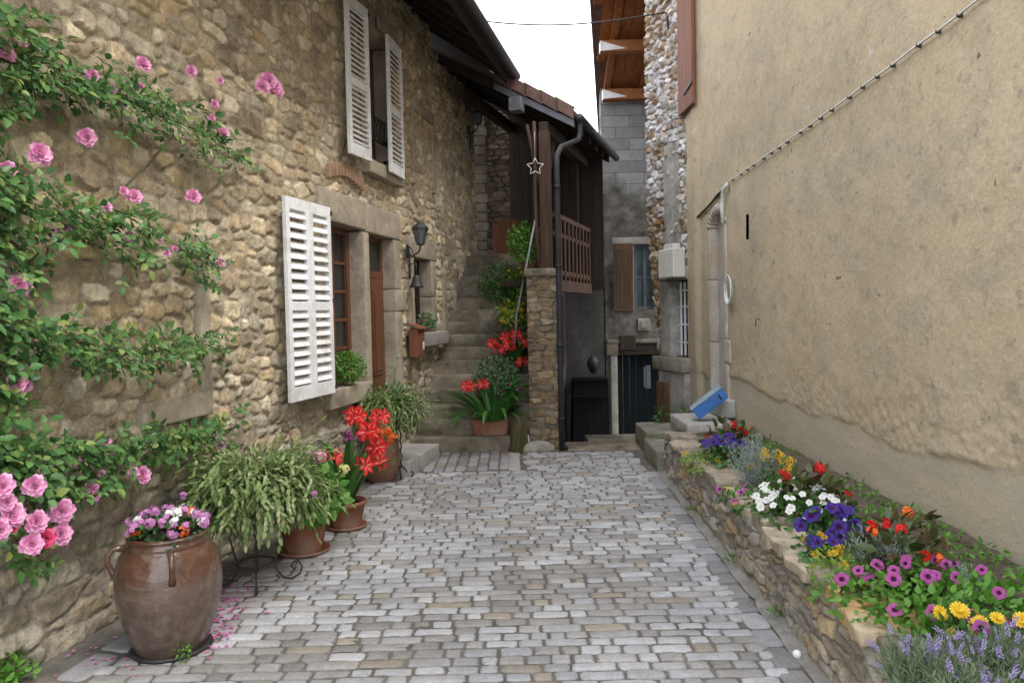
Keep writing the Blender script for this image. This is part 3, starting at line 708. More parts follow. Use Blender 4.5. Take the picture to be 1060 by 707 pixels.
# ================================================================== GALLERY
FG = Fr(.81, 9.8, math.atan2(.956, .293))
gal = thing('timber_gallery', 'dark timber balcony under a tiled lean-to roof above the passage', 'balcony', (FG.o[0], FG.o[1], 0), FG.rz)
gz = lambda y: 3.93+.55*y
m = MB(); roof_prism(m, .02, 2.72, -.03, 3.3, lambda y: gz(y)+.09, .06); grf = m.build('roof', M['tile'], gal, smooth=False)
for k in range(5):
    y0 = .0+k*.2
    m = MB(); a, b = y0-.02, y0+.21
    f = lambda y, d: gz(y)+d+.018*(k % 1)
    lift = .0
    m.add([(-.03, a, gz(a)+.035), (-.03, b, gz(b)+.055), (-.03, b, gz(b)+.215), (-.03, a, gz(a)+.195), (.0, a, gz(a)+.035), (.0, b, gz(b)+.055), (.0, b, gz(b)+.215), (.0, a, gz(a)+.195)],
          [(0, 1, 2, 3)[::-1], (4, 5, 6, 7), (0, 4, 7, 3)[::-1], (1, 5, 6, 2), (0, 1, 5, 4), (3, 7, 6, 2)])
    m.add([(-.03, a, gz(a)+.195), (-.03, b, gz(b)+.215), (.2, b, gz(b)+.235), (.2, a, gz(a)+.215), (-.03, a, gz(a)+.18), (-.03, b, gz(b)+.20), (.2, b, gz(b)+.22), (.2, a, gz(a)+.20)],
          [(0, 1, 2, 3), (4, 7, 6, 5), (0, 4, 5, 1), (2, 6, 7, 3), (0, 3, 7, 4), (1, 5, 6, 2)])
    m.build('verge_tile', M['tile'], grf, smooth=False, bevel=.006)
m = MB(); roof_prism(m, -.005, .02, -.02, 1.02, lambda y: gz(y)-.055, .085); m.build('verge_board', M['grey_board'], grf, smooth=False)
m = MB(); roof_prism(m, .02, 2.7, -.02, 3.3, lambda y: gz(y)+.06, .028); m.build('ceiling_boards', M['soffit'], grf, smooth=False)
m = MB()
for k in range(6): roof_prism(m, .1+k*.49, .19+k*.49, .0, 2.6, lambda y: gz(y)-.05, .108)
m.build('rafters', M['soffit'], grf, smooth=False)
m = MB(); m.tube([(x, -.09, 3.97) for x in (-.03, 1, 2, 2.75)], .052, 12); gg = m.build('gutter', M['gutter'], grf)
m = MB(); m.box(.0, 2.68, .32, .44, 3.83, 3.97); m.box(.3, 2.68, 1.55, 1.67, 4.50, 4.64); m.build('wall_plate', M['dark_wood'], gal, smooth=False, bevel=.008)
m = MB(); m.box(-.16, .02, .62, .78, 4.10, 4.27); m.build('beam_end', M['grey_board'], gal, smooth=False, bevel=.006)
# post, braces
m = MB(); m.rbox(-.06, .07, .30, .43, 2.07, 3.84, .01, .1, .006, 6, 3); m.build('post', M['post_wood'], gal)
for (a, b) in (((.0, .36, 3.0), (.02, .62, 3.95)), ((.0, .36, 2.75), (.45, .38, 3.86)), ((-.03, .45, 2.1), (.0, .52, 3.98))):
    m = MB(); m.tube([np.array(a)+(np.array(b)-np.array(a))*t+np.array([.015*math.sin(t*7), .02*math.sin(t*5), 0]) for t in np.linspace(0, 1, 7)], [.032, .03, .033, .028, .03, .027, .026], 8); m.build('brace', M['post_wood'], gal)
# railing
r0 = FG.o[:2]*0
xa, _ = FG.hit(577, 240, 0); RY = .335
xs_ = [.30, 2.6]
rail = None
m = MB(); m.box(xs_[0]-.05, xs_[1], RY-.03, RY+.05, 2.80, 2.87); m.box(xs_[0], xs_[1], RY-.01, RY+.03, 2.57, 2.63); m.box(xs_[0], xs_[1], RY-.012, RY+.032, 2.06, 2.13)
rail = m.build('railing', M['rail_wood'], gal, smooth=False, bevel=.006)
for k in range(10):
    x = xs_[0]+.06+k*(xs_[1]-xs_[0]-.12)/9
    m = MB(); m.box(x-.028, x+.028, RY-.025, RY-.008, 1.98, 2.80); m.build('baluster', M['rail_wood'], rail, smooth=False, bevel=.003)
m = MB(); m.box(-.02, 2.7, RY-.03, RY+.12, 1.84, 2.0); m.build('floor_beam', M['rail_wood'], gal, smooth=False, bevel=.01)
m = MB(); m.box(.35, 2.7, RY+.12, RY+.75, 1.93, 2.0); m.build('floor', M['dark_wood'], gal, smooth=False)
m = MB()
for k in range(4): m.box(2.2+.01*(k % 2), 2.25, .42+k*.13, .42+k*.13+.122, 1.98, 4.1)
m.build('back_boarding', M['dark_wood'], gal, smooth=False)
m = MB()
for k in range(9): m.box(2.66, 2.69+.008*(k % 2), .12+k*.17, .12+k*.17+.165, 1.9, 4.0+.55*(.12+k*.17))
m.build('end_boarding', M['dark_wood'], gal, smooth=False)
# downpipe
dp = MB(); p_top = FG.world(.02, -.09, 3.95)
dp.tube([p_top, p_top+np.array([0, 0, -.16]), p_top+np.array([-.03, -.08, -.26]), (.62, 9.2, 3.50), (.555, 9.0, 3.36), (.55, 8.96, 3.2), (.55, 8.96, 2.3), (.55, 8.96, 1.0), (.55, 8.96, -.02)], .032, 12)
for z in (3.0, 2.1, 1.2, .35): dp.lathe([(.038, -.02), (.04, -.02), (.04, .02), (.038, .02)], 12, (.55, 8.96, z))
setp(dp.build('downpipe', M['pipe']), 'dark zinc downpipe running down the corner of the stair pillar', 'downpipe')
# star
st = MB(); pts = []
for k in range(11):
    a = math.pi/2+k*math.pi/5; r = .105 if k % 2 == 0 else .052; pts.append((r*math.cos(a), 0, r*math.sin(a)))
for a, b in zip(pts[:-1], pts[1:]): st.tube([a, b], .006, 6)
st.tube([(0, 0, .105), (0, 0, .42)], .0025, 4)
p = at(554, 173, 9.5); setp(st.build('hanging_star', M['star'], None, p), 'white open wire star hanging under the lean-to roof', 'ornament')

# ================================================================== PASSAGE
pw = thing('passage_wall', 'stained plaster wall toned dark for shade at the end of the passage under the balcony', 'wall', (.9, 14.0, -.78))
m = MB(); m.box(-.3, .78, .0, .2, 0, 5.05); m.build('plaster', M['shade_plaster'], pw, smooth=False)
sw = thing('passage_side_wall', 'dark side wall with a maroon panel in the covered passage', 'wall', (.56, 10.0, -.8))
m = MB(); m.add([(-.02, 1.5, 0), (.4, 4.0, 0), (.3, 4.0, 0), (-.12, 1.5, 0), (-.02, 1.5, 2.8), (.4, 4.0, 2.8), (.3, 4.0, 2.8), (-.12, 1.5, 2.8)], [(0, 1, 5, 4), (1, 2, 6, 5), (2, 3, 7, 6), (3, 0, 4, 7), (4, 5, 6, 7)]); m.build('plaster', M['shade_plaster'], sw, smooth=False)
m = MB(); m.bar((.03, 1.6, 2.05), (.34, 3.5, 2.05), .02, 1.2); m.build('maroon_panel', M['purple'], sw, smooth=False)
cb = thing('storage_cabinet', 'low wooden cabinet toned dark for shade against the passage wall', 'cabinet', (1.33, 13.6, -.72))
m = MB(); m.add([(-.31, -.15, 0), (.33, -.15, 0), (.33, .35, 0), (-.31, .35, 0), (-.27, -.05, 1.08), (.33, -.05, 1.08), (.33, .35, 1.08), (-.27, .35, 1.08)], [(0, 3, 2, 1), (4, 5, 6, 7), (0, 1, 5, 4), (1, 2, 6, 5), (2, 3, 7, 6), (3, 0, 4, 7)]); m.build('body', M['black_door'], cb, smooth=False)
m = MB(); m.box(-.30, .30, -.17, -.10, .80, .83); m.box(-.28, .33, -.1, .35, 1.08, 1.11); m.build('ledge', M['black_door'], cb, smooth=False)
wl = thing('wall_lantern', 'small black round lantern on the dark passage wall', 'lamp', (1.43, 13.98, .62))
m = MB(); m.lathe([(0, -.16), (.05, -.14), (.10, -.02), (.11, .06), (.07, .12), (.02, .17), (0, .18)], 14, (0, -.16, 0)); m.build('lamp_head', M['iron'], wl)
m = MB(); m.tube([(0, -.16, -.14), (0, -.12, -.35), (-.02, -.03, -.5), (-.3, -.02, -.52)], .012, 6); m.tube([(0, -.16, .02), (0, .01, .02)], .015, 6); m.build('cable_arm', M['iron'], wl)
# grey building
gb = thing('grey_block_building', 'tall narrow grey block building with wooden eaves at the end of the lane', 'building', (1.66, 14.0, -.78))
def blockwall():
    m, nt, b = newmat('concrete_block_masonry'); co = coords(nt)
    mp = nt.nodes.new('ShaderNodeMapping'); mp.inputs['Rotation'].default_value = (math.radians(90), 0, 0); nt.links.new(co, mp.inputs[0])
    br = nt.nodes.new('ShaderNodeTexBrick'); br.inputs['Scale'].default_value = 1; br.inputs['Brick Width'].default_value = .5; br.inputs['Row Height'].default_value = .2
    br.inputs['Mortar Size'].default_value = .008; br.inputs['Mortar Smooth'].default_value = .3; br.inputs['Color1'].default_value = (.19, .19, .185, 1); br.inputs['Color2'].default_value = (.27, .27, .265, 1); br.inputs['Mortar'].default_value = (.14, .135, .13, 1)
    nt.links.new(mp.outputs[0], br.inputs['Vector'])
    c = br.outputs['Color']; sx = nt.nodes.new('ShaderNodeSeparateXYZ'); nt.links.new(co, sx.inputs[0])
    mu = N(nt, 'ShaderNodeMath', operation='MULTIPLY', i_1=1.6); nt.links.new(noise_n(nt, 1.4, 5, .65, co), mu.inputs[0])
    ad = N(nt, 'ShaderNodeMath', operation='ADD'); nt.links.new(sx.outputs[2], ad.inputs[0]); nt.links.new(mu.outputs[0], ad.inputs[1])
    f = nt.nodes.new('ShaderNodeMapRange'); f.inputs[1].default_value = 5.15; f.inputs[2].default_value = 5.45; nt.links.new(ad.outputs[0], f.inputs[0])
    st_ = ramp(nt, noise_n(nt, 2.6, 6, .7, co), [(.32, (.045, .042, .038)), (.5, (.13, .12, .10)), (.68, (.26, .245, .21))])
    c = mixc(nt, f.outputs[0], st_, c)
    c = mixc(nt, 1, c, ramp(nt, noise_n(nt, 7, 5, .7, co), [(.3, .78), (.7, 1.15)]), 'MULTIPLY')
    nt.links.new(c, b.inputs['Base Color']); b.inputs['Roughness'].default_value = .95; b.inputs['Specular IOR Level'].default_value = .2
    n1 = nt.nodes.new('ShaderNodeBump'); n1.inputs['Strength'].default_value = .6; n1.inputs['Distance'].default_value = .01; n1.invert = True; nt.links.new(br.outputs['Fac'], n1.inputs['Height'])
    bump(nt, b, noise_n(nt, 30, 6, .7, co), .7, .01, n1.outputs[0]); return m
M['block'] = blockwall()
# local coords: x from 0, z from ground; openings as separate boxes around
wx0, wx1, wz0, wz1 = .26, .95, 2.36, 3.52
def wallboxes(m, X0, X1, Z0, Z1, holes, y0, y1):
    xs = sorted({X0, X1, *[h[0] for h in holes], *[h[1] for h in holes]}); zs_ = sorted({Z0, Z1, *[h[2] for h in holes], *[h[3] for h in holes]})
    for a, b in zip(xs[:-1], xs[1:]):
        for c, d in zip(zs_[:-1], zs_[1:]):
            if not any(h[0] <= (a+b)/2 <= h[1] and h[2] <= (c+d)/2 <= h[3] for h in holes): m.box(a, b, y0, y1, c, d)
m = MB(); wallboxes(m, 0, 3.2, 0, 6.9, [(wx0, wx1, wz0, wz1), (.22, 1.30, 0, 1.58)], 0, .25); skew_w = [(0, .25), (.25, .25), (1.15, 6), (.9, 6)]; m.add([(a, b, 0) for a, b in skew_w]+[(a, b, 6.0) for a, b in skew_w[:2]]+[(a, b, 3.4) for a, b in skew_w[2:]], [(0, 1, 5, 4), (1, 2, 6, 5), (2, 3, 7, 6), (3, 0, 4, 7), (4, 5, 6, 7)]); m.build('wall', M['block'], gb, smooth=False)
m = MB(); m.rbox(.10, .22, -.05, .0, 0, 1.55, .01, .1, .004, 6, 2); m.build('jamb', M['dressed_grey'], gb)
m = MB(); m.rbox(.04, 1.5, -.08, .02, 1.76, 1.83, .01, .1, .004, 6, 2); m.rbox(.03, .24, -.07, 0, 1.55, 1.76, .01, .1, .004, 6, 3); m.build('string_course', M['step'], gb)
m = MB(); m.box(.22, 1.5, -.03, .22, 1.62, 1.76); m.box(.24, 1.5, -.02, .2, 1.55, 1.60); m.box(.26, .55, -.09, -.03, 1.64, 1.90); m.build('lintel', M['dark_wood'], gb, smooth=False, bevel=.01)
m = MB()
for k in range(9): m.box(.22+k*.12, .22+k*.12+.115, .12, .15, .0, 1.55)
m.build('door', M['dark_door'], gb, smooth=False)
m = MB(); m.rbox(wx0-.1, wx1+.1, -.03, .02, wz1, wz1+.13, .01, .1, .004, 6, 2); m.build('lintel', M['dressed_grey'], gb)
casement(gb, wx0+.3, wx1, wz0, wz1, .08, 2, 2, 'grey_board', 'curtain_glass', .05, .03)
m = MB(); m.box(wx0-.08, wx0+.27, -.055, -.02, wz0-.02, wz1+.02)
sh = m.build('shutter', M['rail_wood'], gb, smooth=False, bevel=.004)
m = MB()
for k in range(22): z = wz0+.06+k*(wz1-wz0-.12)/22; m.box(wx0-.03, wx0+.22, -.066, -.053, z, z+.032)
m.build('louvres', M['rail_wood'], sh, smooth=False)
m = MB(); m.rbox(.60, .82, -.04, .02, 1.98, 2.2, .01, .1, .003); m.box(.65, .77, -.055, -.04, 2.03, 2.15); m.build('vent', M['dressed_grey'], gb, smooth=False)
# pine eaves: roof slopes down away from the lane
rz_ = lambda y: 6.12-.50*y          # soffit height in local coordinates (y negative = towards the viewer)
vx = lambda y: -.02+.15*y
m = MB(); skew_prism(m, vx(-3.1), vx(0), 3.6, -3.1, 0, lambda y: rz_(y)+.16, .10); skew_prism(m, vx(0), vx(4), 3.6, 0, 4, lambda y: rz_(y)+.16, .10); grf2 = m.build('roof', M['tile'], gb, smooth=False)
m = MB()
for k in range(22):
    a = vx(-3.05)+.02+k*.165; y1 = 0.0 if a > -.03 else (a+.03)/.155
    if y1 > -3: roof_prism(m, a, a+.158, -3.05, y1, lambda y: rz_(y)+.13, .025)
m.build('soffit_boards', M['orange_wood'], grf2, smooth=False)
m = MB()
for k in range(4): roof_prism(m, .05+k*.62, .15+k*.62, -3.05, 0.0, lambda y: rz_(y)+.045, .083)
m.build('rafters', M['orange_wood'], grf2, smooth=False)
for k in range(3):
    y = -.12-k*1.0
    x0_ = vx(y)+.06; m = MB(); m.box(x0_, 3.3, y-.09, y+.09, rz_(y)-.14, rz_(y)+.04); pu = m.build('purlin', M['orange_wood'], grf2, smooth=False, bevel=.008)
    m = MB(); e_ = x0_-.004; m.add([(e_, y-.093, rz_(y)-.135), (e_+.42, y-.093, rz_(y)-.10), (e_, y-.093, rz_(y)+.03), (e_, y+.085, rz_(y)-.135), (e_, y+.085, rz_(y)+.03)], [(0, 1, 2), (0, 2, 4, 3)]); m.build('painted_end', M['white_paint'], pu, smooth=False)
m = MB()
for k in range(26):
    y = -3.15+k*.28; v = vx(y)-.07; v1 = vx(y+.3)-.07; m.add([(v, y, rz_(y)+.20), (v+.09, y, rz_(y)+.20), (v1+.09, y+.30, rz_(y+.30)+.21), (v1, y+.30, rz_(y+.30)+.21), (v, y, rz_(y)+.30), (v+.09, y, rz_(y)+.30), (v1+.09, y+.30, rz_(y+.30)+.26), (v1, y+.30, rz_(y+.30)+.26)],
        [(0, 3, 2, 1), (4, 5, 6, 7), (0, 1, 5, 4), (1, 2, 6, 5), (2, 3, 7, 6), (3, 0, 4, 7)])
m.build('verge_tiles', M['tile'], grf2, smooth=False)

# ================================================================== RIGHT HOUSES
FB = Fr(1.95, 10.9, math.atan2(-.958, .287))
wb = thing('whitewashed_stone_house', 'narrow house front of whitewashed crumbling rubble with a barred window', 'house', (FB.o[0], FB.o[1], 0), FB.rz)
M['rubble_w'] = mat_attr('whitewashed_rubble', .9, (.85, 1.1), 60, .006)
PAL_W = [(.62, .61, .60), (.55, .54, .53), (.60, .59, .57), (.48, .44, .38), (.34, .25, .16), (.58, .57, .56), (.28, .19, .11), (.52, .50, .47)]
def tone_w(U, Z, P):
    g = sstep(-.15, .25, fbm(P, 1.3, 15, 3)+.55*sstep(4.2, 3.0, Z)*sstep(.55, .1, U)*1.2-.25)
    lowd = sstep(1.2, .2, Z)*.25
    t = (1-g[..., None])*np.array([1, 1, 1.02])+g[..., None]*np.array([.72, .60, .46]); return t*(1-lowd[..., None])
LN = lambda z: .34*sstep(3.2, .2, z)
def lean_w(U, Z, h, c):
    U += LN(Z)*np.clip(1-U/.7, 0, 1); return h, c
rubble_wall('wall', np.arange(-.02, 1.17, .012), np.concatenate([np.arange(-.5, 6.6, .014)]), M['rubble_w'], [(.70, 1.14, .97, 1.95)], wb, 0.0, post=lean_w, kw=dict(sx=.12, sz=.085, seed=61, depth=.05, palette=PAL_W, mortar=(.40, .38, .35), tone=tone_w, joint=.12, rough=.012))
m = MB(); m.box(.36, 1.16, .22, .4, -.9, 7)
zz_ = [-.9, .2, .8, 1.4, 2.0, 2.6, 3.2, 7]
for a, b in zip(zz_[:-1], zz_[1:]):
    la, lb = float(LN(np.array(a)))+.01, float(LN(np.array(b)))+.01
    m.add([(la, .03, a), (.4, .03, a), (.4, 3, a), (la+.3, 3, a), (lb, .03, b), (.4, .03, b), (.4, 3, b), (lb+.3, 3, b)], [(0, 1, 5, 4), (3, 0, 4, 7)])
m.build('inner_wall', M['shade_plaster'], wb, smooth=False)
slab(wb, 'plaster_panel', [(.50, .90, -.05, .05, 1.98, 3.72)], 'dressed_grey', .008, .02)
slab(wb, 'lintel', [(.42, 1.165, -.09, .21, 1.955, 2.12)], 'dressed_grey'); slab(wb, 'jamb', [(.40, .70, -.075, .21, .96, 1.95)], 'dressed_grey'); slab(wb, 'window_sill', [(.34, 1.17, -.17, .21, .78, .96)], 'mossy')
slab(wb, 'plinth', [(.45, 1.15, -.13, .1, -.4, .775)], 'dressed_grey', .008)
m = MB(); m.box(.70, 1.14, .10, .13, .96, 1.95); m.build('pane', M['glass'], wb, smooth=False)
m = MB()
for k in range(4): m.box(.755+k*.10, .775+k*.10, .035, .055, .98, 1.93)
for z in (1.15, 1.38, 1.61, 1.82): m.box(.71, 1.13, .037, .053, z-.009, z+.009)
m.build('window_bars', M['white_paint'], wb, smooth=False)
hx = FB.hit(683, 415, .1)[0]; m = MB(); m.rbox(hx, hx+.36, -.15, -.11, .08, .62, .008, .1, .004); m.build('wooden_hatch', M['rail_wood'], wb)
m = MB(); m.box(-.03, .02, -.09, -.03, .48, .80); m.tube([(-.01, -.11, .50), (-.01, -.11, .78)], .012, 6); m.build('hinge', M['galv'], wb, smooth=False)

FT = Fr(2.28, 9.8, -math.pi/2)
tan = thing('rendered_house', 'large house wall of old tan lime render on the right of the lane', 'house', (2.28, 9.8, 0), FT.rz)
def render_mat():
    m, nt, b = newmat('old_lime_render'); co = coords(nt)
    n1 = noise_n(nt, .55, 6, .65, co, .3); n2 = noise_n(nt, 2.2, 6, .7, co, .3)
    c = ramp(nt, n1, [(.30, (.37, .315, .22)), (.5, (.48, .395, .262)), (.70, (.53, .44, .30))])
    c = mixc(nt, ramp(nt, n2, [(.48, 0), (.70, .55)]), c, (.30, .275, .225))
    c = mixc(nt, ramp(nt, noise_n(nt, 22, 9, .85, coords(nt, (1, 1, .85))), [(.54, 0), (.72, .40)]), c, (.27, .25, .205))
    c = mixc(nt, ramp(nt, noise_n(nt, 3.3, 6, .75, coords(nt, (1.4, 1, .6))), [(.58, 0), (.72, .75)]), c, (.42, .38, .30))
    c = mixc(nt, ramp(nt, noise_n(nt, 8, 6, .75, co), [(.56, 0), (.68, .6)]), c, (.18, .17, .15))
    c = mixc(nt, ramp(nt, noise_n(nt, 5, 3, .5, co), [(.735, 0), (.745, .9)]), c, (.50, .48, .44))
    c = mixc(nt, ramp(nt, noise_n(nt, 11, 2, .5, co, .5), [(.745, 0), (.755, .8)]), c, (.11, .085, .06))
    c = mixc(nt, 1, c, ramp(nt, noise_n(nt, 40, 4, .7, co), [(.3, .86), (.7, 1.1)]), 'MULTIPLY')
    a = nt.nodes.new('ShaderNodeAttribute'); a.attribute_name = 'Col'
    sk = mixc(nt, ramp(nt, noise_n(nt, 2.2, 6, .7, coords(nt, (.5, 1, 1.5)), .6), [(.35, 0), (.62, 1)]), (.50, .43, .31), (.41, .365, .28))
    c = mixc(nt, a.outputs['Color'], c, sk)
    nt.links.new(c, b.inputs['Base Color']); b.inputs['Roughness'].default_value = .95; b.inputs['Specular IOR Level'].default_value = .15
    nn = noise_n(nt, 30, 6, .68, co, .0)
    p = bump(nt, b, nn, .55, .012); bump(nt, b, noise_n(nt, 6.5, 4, .6, co, .3), .28, .02, p); return m
M['render'] = render_mat()
M['lime'] = mat_noise('pale_lime_stone', (.36, .33, .28), (.50, .465, .41), .92, 3.5, 60, .004, .2, c3=(.40, .345, .27))
us = np.concatenate([np.arange(0, 2.0, .02), np.arange(2.0, 7.6, .013), np.arange(7.6, 11.5, .08)]); zs = np.concatenate([np.arange(-.3, 3.6, .014), np.arange(3.6, 7.0, .03)])
U, Z = np.meshgrid(us, zs); P3 = np.stack([U, U*0, Z], -1)
edge_h = .80+.06*np.sin(U*1.1)+.10*fbm(P3, 1.3, 8, 5)-.05*sstep(3.0, 1.5, U)*0
k_ = sstep(-.02, .02, Z-edge_h)               # 1 above the skirting
rag = sstep(.1, .5, fbm(P3, 1.7, 18, 5)+.55*np.exp(-((Z-edge_h-.12)/.2)**2)-.15)*k_*np.exp(-((Z-edge_h)/.5)**2)
H = .013*k_+.006*fbm(P3, .9, 2, 3)+.006*fbm(P3, 5, 3, 4)*k_+.0016*fbm(P3, 2, 4, 3)-.006*rag+.007*rag*fbm(P3, 24, 6, 4)
# battered buttress strip near the far corner
H += .05*sstep(.55, .35, U)
col = np.stack([1-k_]*3+[k_*0+1], -1)
uc = (U[:-1, :-1]+U[1:, 1:])/2; zcn = (Z[:-1, :-1]+Z[1:, 1:])/2
D0, D1 = FT.hit(734, 228)[0], FT.hit(754, 400)[0]
NX0, NX1 = .95, 1.50
arch = lambda u: 2.48+.14*np.sqrt(np.clip(1-((u-(NX0+NX1)/2)/((NX1-NX0)/2))**2, 0, 1))
keep = ~((uc > NX0) & (uc < NX1) & (zcn > .46) & (zcn < arch(uc)))
s0, s1 = FT.hit(775, 235); keep &= ~((abs(uc-s0) < .05) & (abs(zcn-s1) < .12))
link('wall', grid_mesh('wall', np.stack([U, -H, Z], -1), keep, M['render'], col), tan)
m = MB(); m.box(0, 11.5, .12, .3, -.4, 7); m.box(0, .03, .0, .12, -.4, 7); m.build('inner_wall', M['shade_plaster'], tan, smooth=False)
m = MB(); m.box(s0-.06, s0+.06, .06, .1, s1-.14, s1+.14); m.build('vent_slit', M['dark_wood'], tan, smooth=False)
# blocked arched doorway
ad_ = MB(); ad_.rbox(NX0-.02, NX1+.02, .07, .115, .40, 2.66, .004, .1, .005, 5, 3); nd = ad_.build('blocked_doorway', M['lime'], tan)
slab(nd, 'jamb', [(NX0-.12, NX0, -.022, .10, .46, 1.2), (NX0-.12, NX0, -.024, .10, 1.205, 1.9), (NX0-.12, NX0, -.022, .10, 1.905, 2.48), (NX1, NX1+.13, -.024, .10, .2, 1.0), (NX1, NX1+.22, -.028, .10, 1.005, 1.25), (NX1, NX1+.1, -.024, .10, 1.255, 2.48)], 'lime', .006, .015)
m = MB(); q = 12; xc = (NX0+NX1)/2; w2 = (NX1-NX0)/2
for k in range(q):
    t0, t1 = math.pi*k/q, math.pi*(k+1)/q
    def pt(t, r, h): return (xc-math.cos(t)*(w2+r), 2.48+math.sin(t)*(.14+h))
    a, b, c, d = pt(t0, 0, 0), pt(t1, 0, 0), pt(t1, .11, .1), pt(t0, .11, .1)
    m.add([(a[0], -.024, a[1]), (b[0], -.024, b[1]), (c[0], -.024, c[1]), (d[0], -.024, d[1]), (a[0], .1, a[1]), (b[0], .1, b[1]), (c[0], .1, c[1]), (d[0], .1, d[1])], [(0, 3, 2, 1), (4, 5, 6, 7), (0, 1, 5, 4), (2, 3, 7, 6), (1, 2, 6, 5), (3, 0, 4, 7)])
m.build('arch_stone', M['lime'], nd)
# brown shutter high up, stands away from the wall
m = MB(); m.add([(-.12, -.13, 4.0), (.50, -.10, 4.0), (.50, -.06, 4.0), (-.12, -.09, 4.0), (-.12, -.13, 6.0), (.50, -.10, 6.0), (.50, -.06, 6.0), (-.12, -.09, 6.0)], [(0, 3, 2, 1), (4, 5, 6, 7), (0, 1, 5, 4), (1, 2, 6, 5), (2, 3, 7, 6), (3, 0, 4, 7)])
bs = m.build('plank_shutter', M['panel_red'], tan, smooth=False, bevel=.004)
m = MB(); m.bar((.15, -.125, 4.2), (.53, -.11, 4.25), .012, .035); m.build('hinge', M['iron'], bs, smooth=False)
# ------------------------------------------------------------------ fittings on the walls
def lathe_z(m, prof, n=20, c=(0, 0, 0), mi=0): return m.lathe(prof, n, c, mi)
def wall_lamp(label, u, z, s=1.0):
    t = thing('wall_lantern', label, 'lamp', FL.world(u, -.0, z), FL.rz)
    m = MB(); m.blob((0, -.03, -.02), (.045*s, .02, .09*s), 10, 6); m.build('backplate', M['iron'], t)
    m = MB(); m.tube([(0, -.04, -.05), (.0, -.10*s, -.10*s), (0, -.20*s, -.04*s), (0, -.22*s, .04*s)], .010, 6)
    m.tube([(0, -.03, .04), (0, -.1*s, .0), (0, -.12*s, -.09*s), (0, -.06*s, -.14*s), (0, -.03, -.10*s)], .006, 5)
    m.tube([(0, -.05, -.08), (.0, -.055, -.20*s), (0, -.05, -.40*s)], .012, 6); m.build('arm', M['iron'], t)
    m = MB(); n = 6; c = (0, -.22*s, .04*s)
    m.lathe([(.03*s, 0), (.05*s, .01*s), (.055*s, .02*s)], n, c); m.lathe([(.115*s, .215*s), (.118*s, .225*s), (.07*s, .27*s), (.03*s, .30*s), (.02*s, .32*s), (.0, .34*s)], n, c)
    for k in range(n):
        a = 2*math.pi*k/n; m.tube([(c[0]+.052*s*math.cos(a), c[1]+.052*s*math.sin(a), c[2]+.015*s), (c[0]+.105*s*math.cos(a), c[1]+.105*s*math.sin(a), c[2]+.22*s)], .006*s, 5)
    h = m.build('lamp_head', M['iron'], t, smooth=False)
    m = MB(); m.lathe([(.046*s, .02*s), (.098*s, .214*s)], n, c); m.build('glass', M['lamp_glass'], h, smooth=False)
u, z = FL.hit(419, 258, 0); wall_lamp('black iron lantern with grey glass on a bracket beside the small window', u, z, .85)
wall_lamp('small dark lantern high under the eaves above the steps', 12.05, 4.35, .8)
t = thing('door_bell', 'cast black bell hanging below the wall lantern', 'bell', FL.world(9.12, -.10, 1.98), FL.rz)
m = MB(); m.lathe([(.085, -.09), (.075, -.07), (.055, -.03), (.045, .02), (.03, .05), (0, .06)], 18); m.build('bell', M['iron'], t)
m = MB(); m.tube([(0, .1, .17), (0, .0, .19), (0, 0, .05)], .008, 6); m.tube([(0, .0, -.05), (0, 0, -.12)], .006, 5); m.build('bracket', M['iron'], t)
u0, z0 = FL.hit(417, 371, .12)
t = thing('letter_box', 'reddish brown wooden letter box on the wall below the small window', 'letter box', FL.world(9.12, 0, 1.10), FL.rz)
m = MB(); m.box(-.13, .13, -.14, -.035, 0, .32); b_ = m.build('body', M['panel_red'], t, smooth=False, bevel=.006)
m = MB(); m.add([(-.15, -.17, .315), (.15, -.17, .315), (.15, -.03, .37), (-.15, -.03, .37), (-.15, -.17, .328), (.15, -.17, .328), (.15, -.03, .383), (-.15, -.03, .383)], [(0, 3, 2, 1), (4, 5, 6, 7), (0, 1, 5, 4), (1, 2, 6, 5), (2, 3, 7, 6), (3, 0, 4, 7)]); m.build('lid', M['panel_red'], t, smooth=False)
m = MB(); m.box(.05, .10, -.145, -.139, .08, .17); m.box(.131, .134, -.11, -.06, .07, .18); m.build('label_plate', M['white_paint'], t, smooth=False)
# leaning handrail rod
a = at(533, 356, 9.62); b = at(534.5, 328, 9.66); c = at(556, 217, 9.95)
m = MB(); m.tube([a, b, (b+c)/2, c], .013, 8); setp(m.build('handrail', M['galv']), 'bent grey metal handrail rod rising above the potted plants on the steps', 'handrail')
# overhead wire
p0 = FL.world(*[FL.hit(428, 12)[0]], -.02, FL.hit(428, 12)[1]); p1 = FB.world(FB.hit(694, 14)[0], -.08, FB.hit(694, 14)[1])
pts = [p0+(p1-p0)*t+np.array([0, 0, -.16*math.sin(math.pi*t)]) for t in np.linspace(0, 1, 24)]
m = MB(); m.tube(pts, .009, 6); m.tube([p1, p1+np.array([.03, 0, -.02]), p1+np.array([.04, 0, -.22])], .011, 6); m.blob(p0, (.04, .04, .05), 8, 5)
setp(m.build('overhead_wire', M['cable_black']), 'black wire strung across the lane between the two upper walls', 'wire')
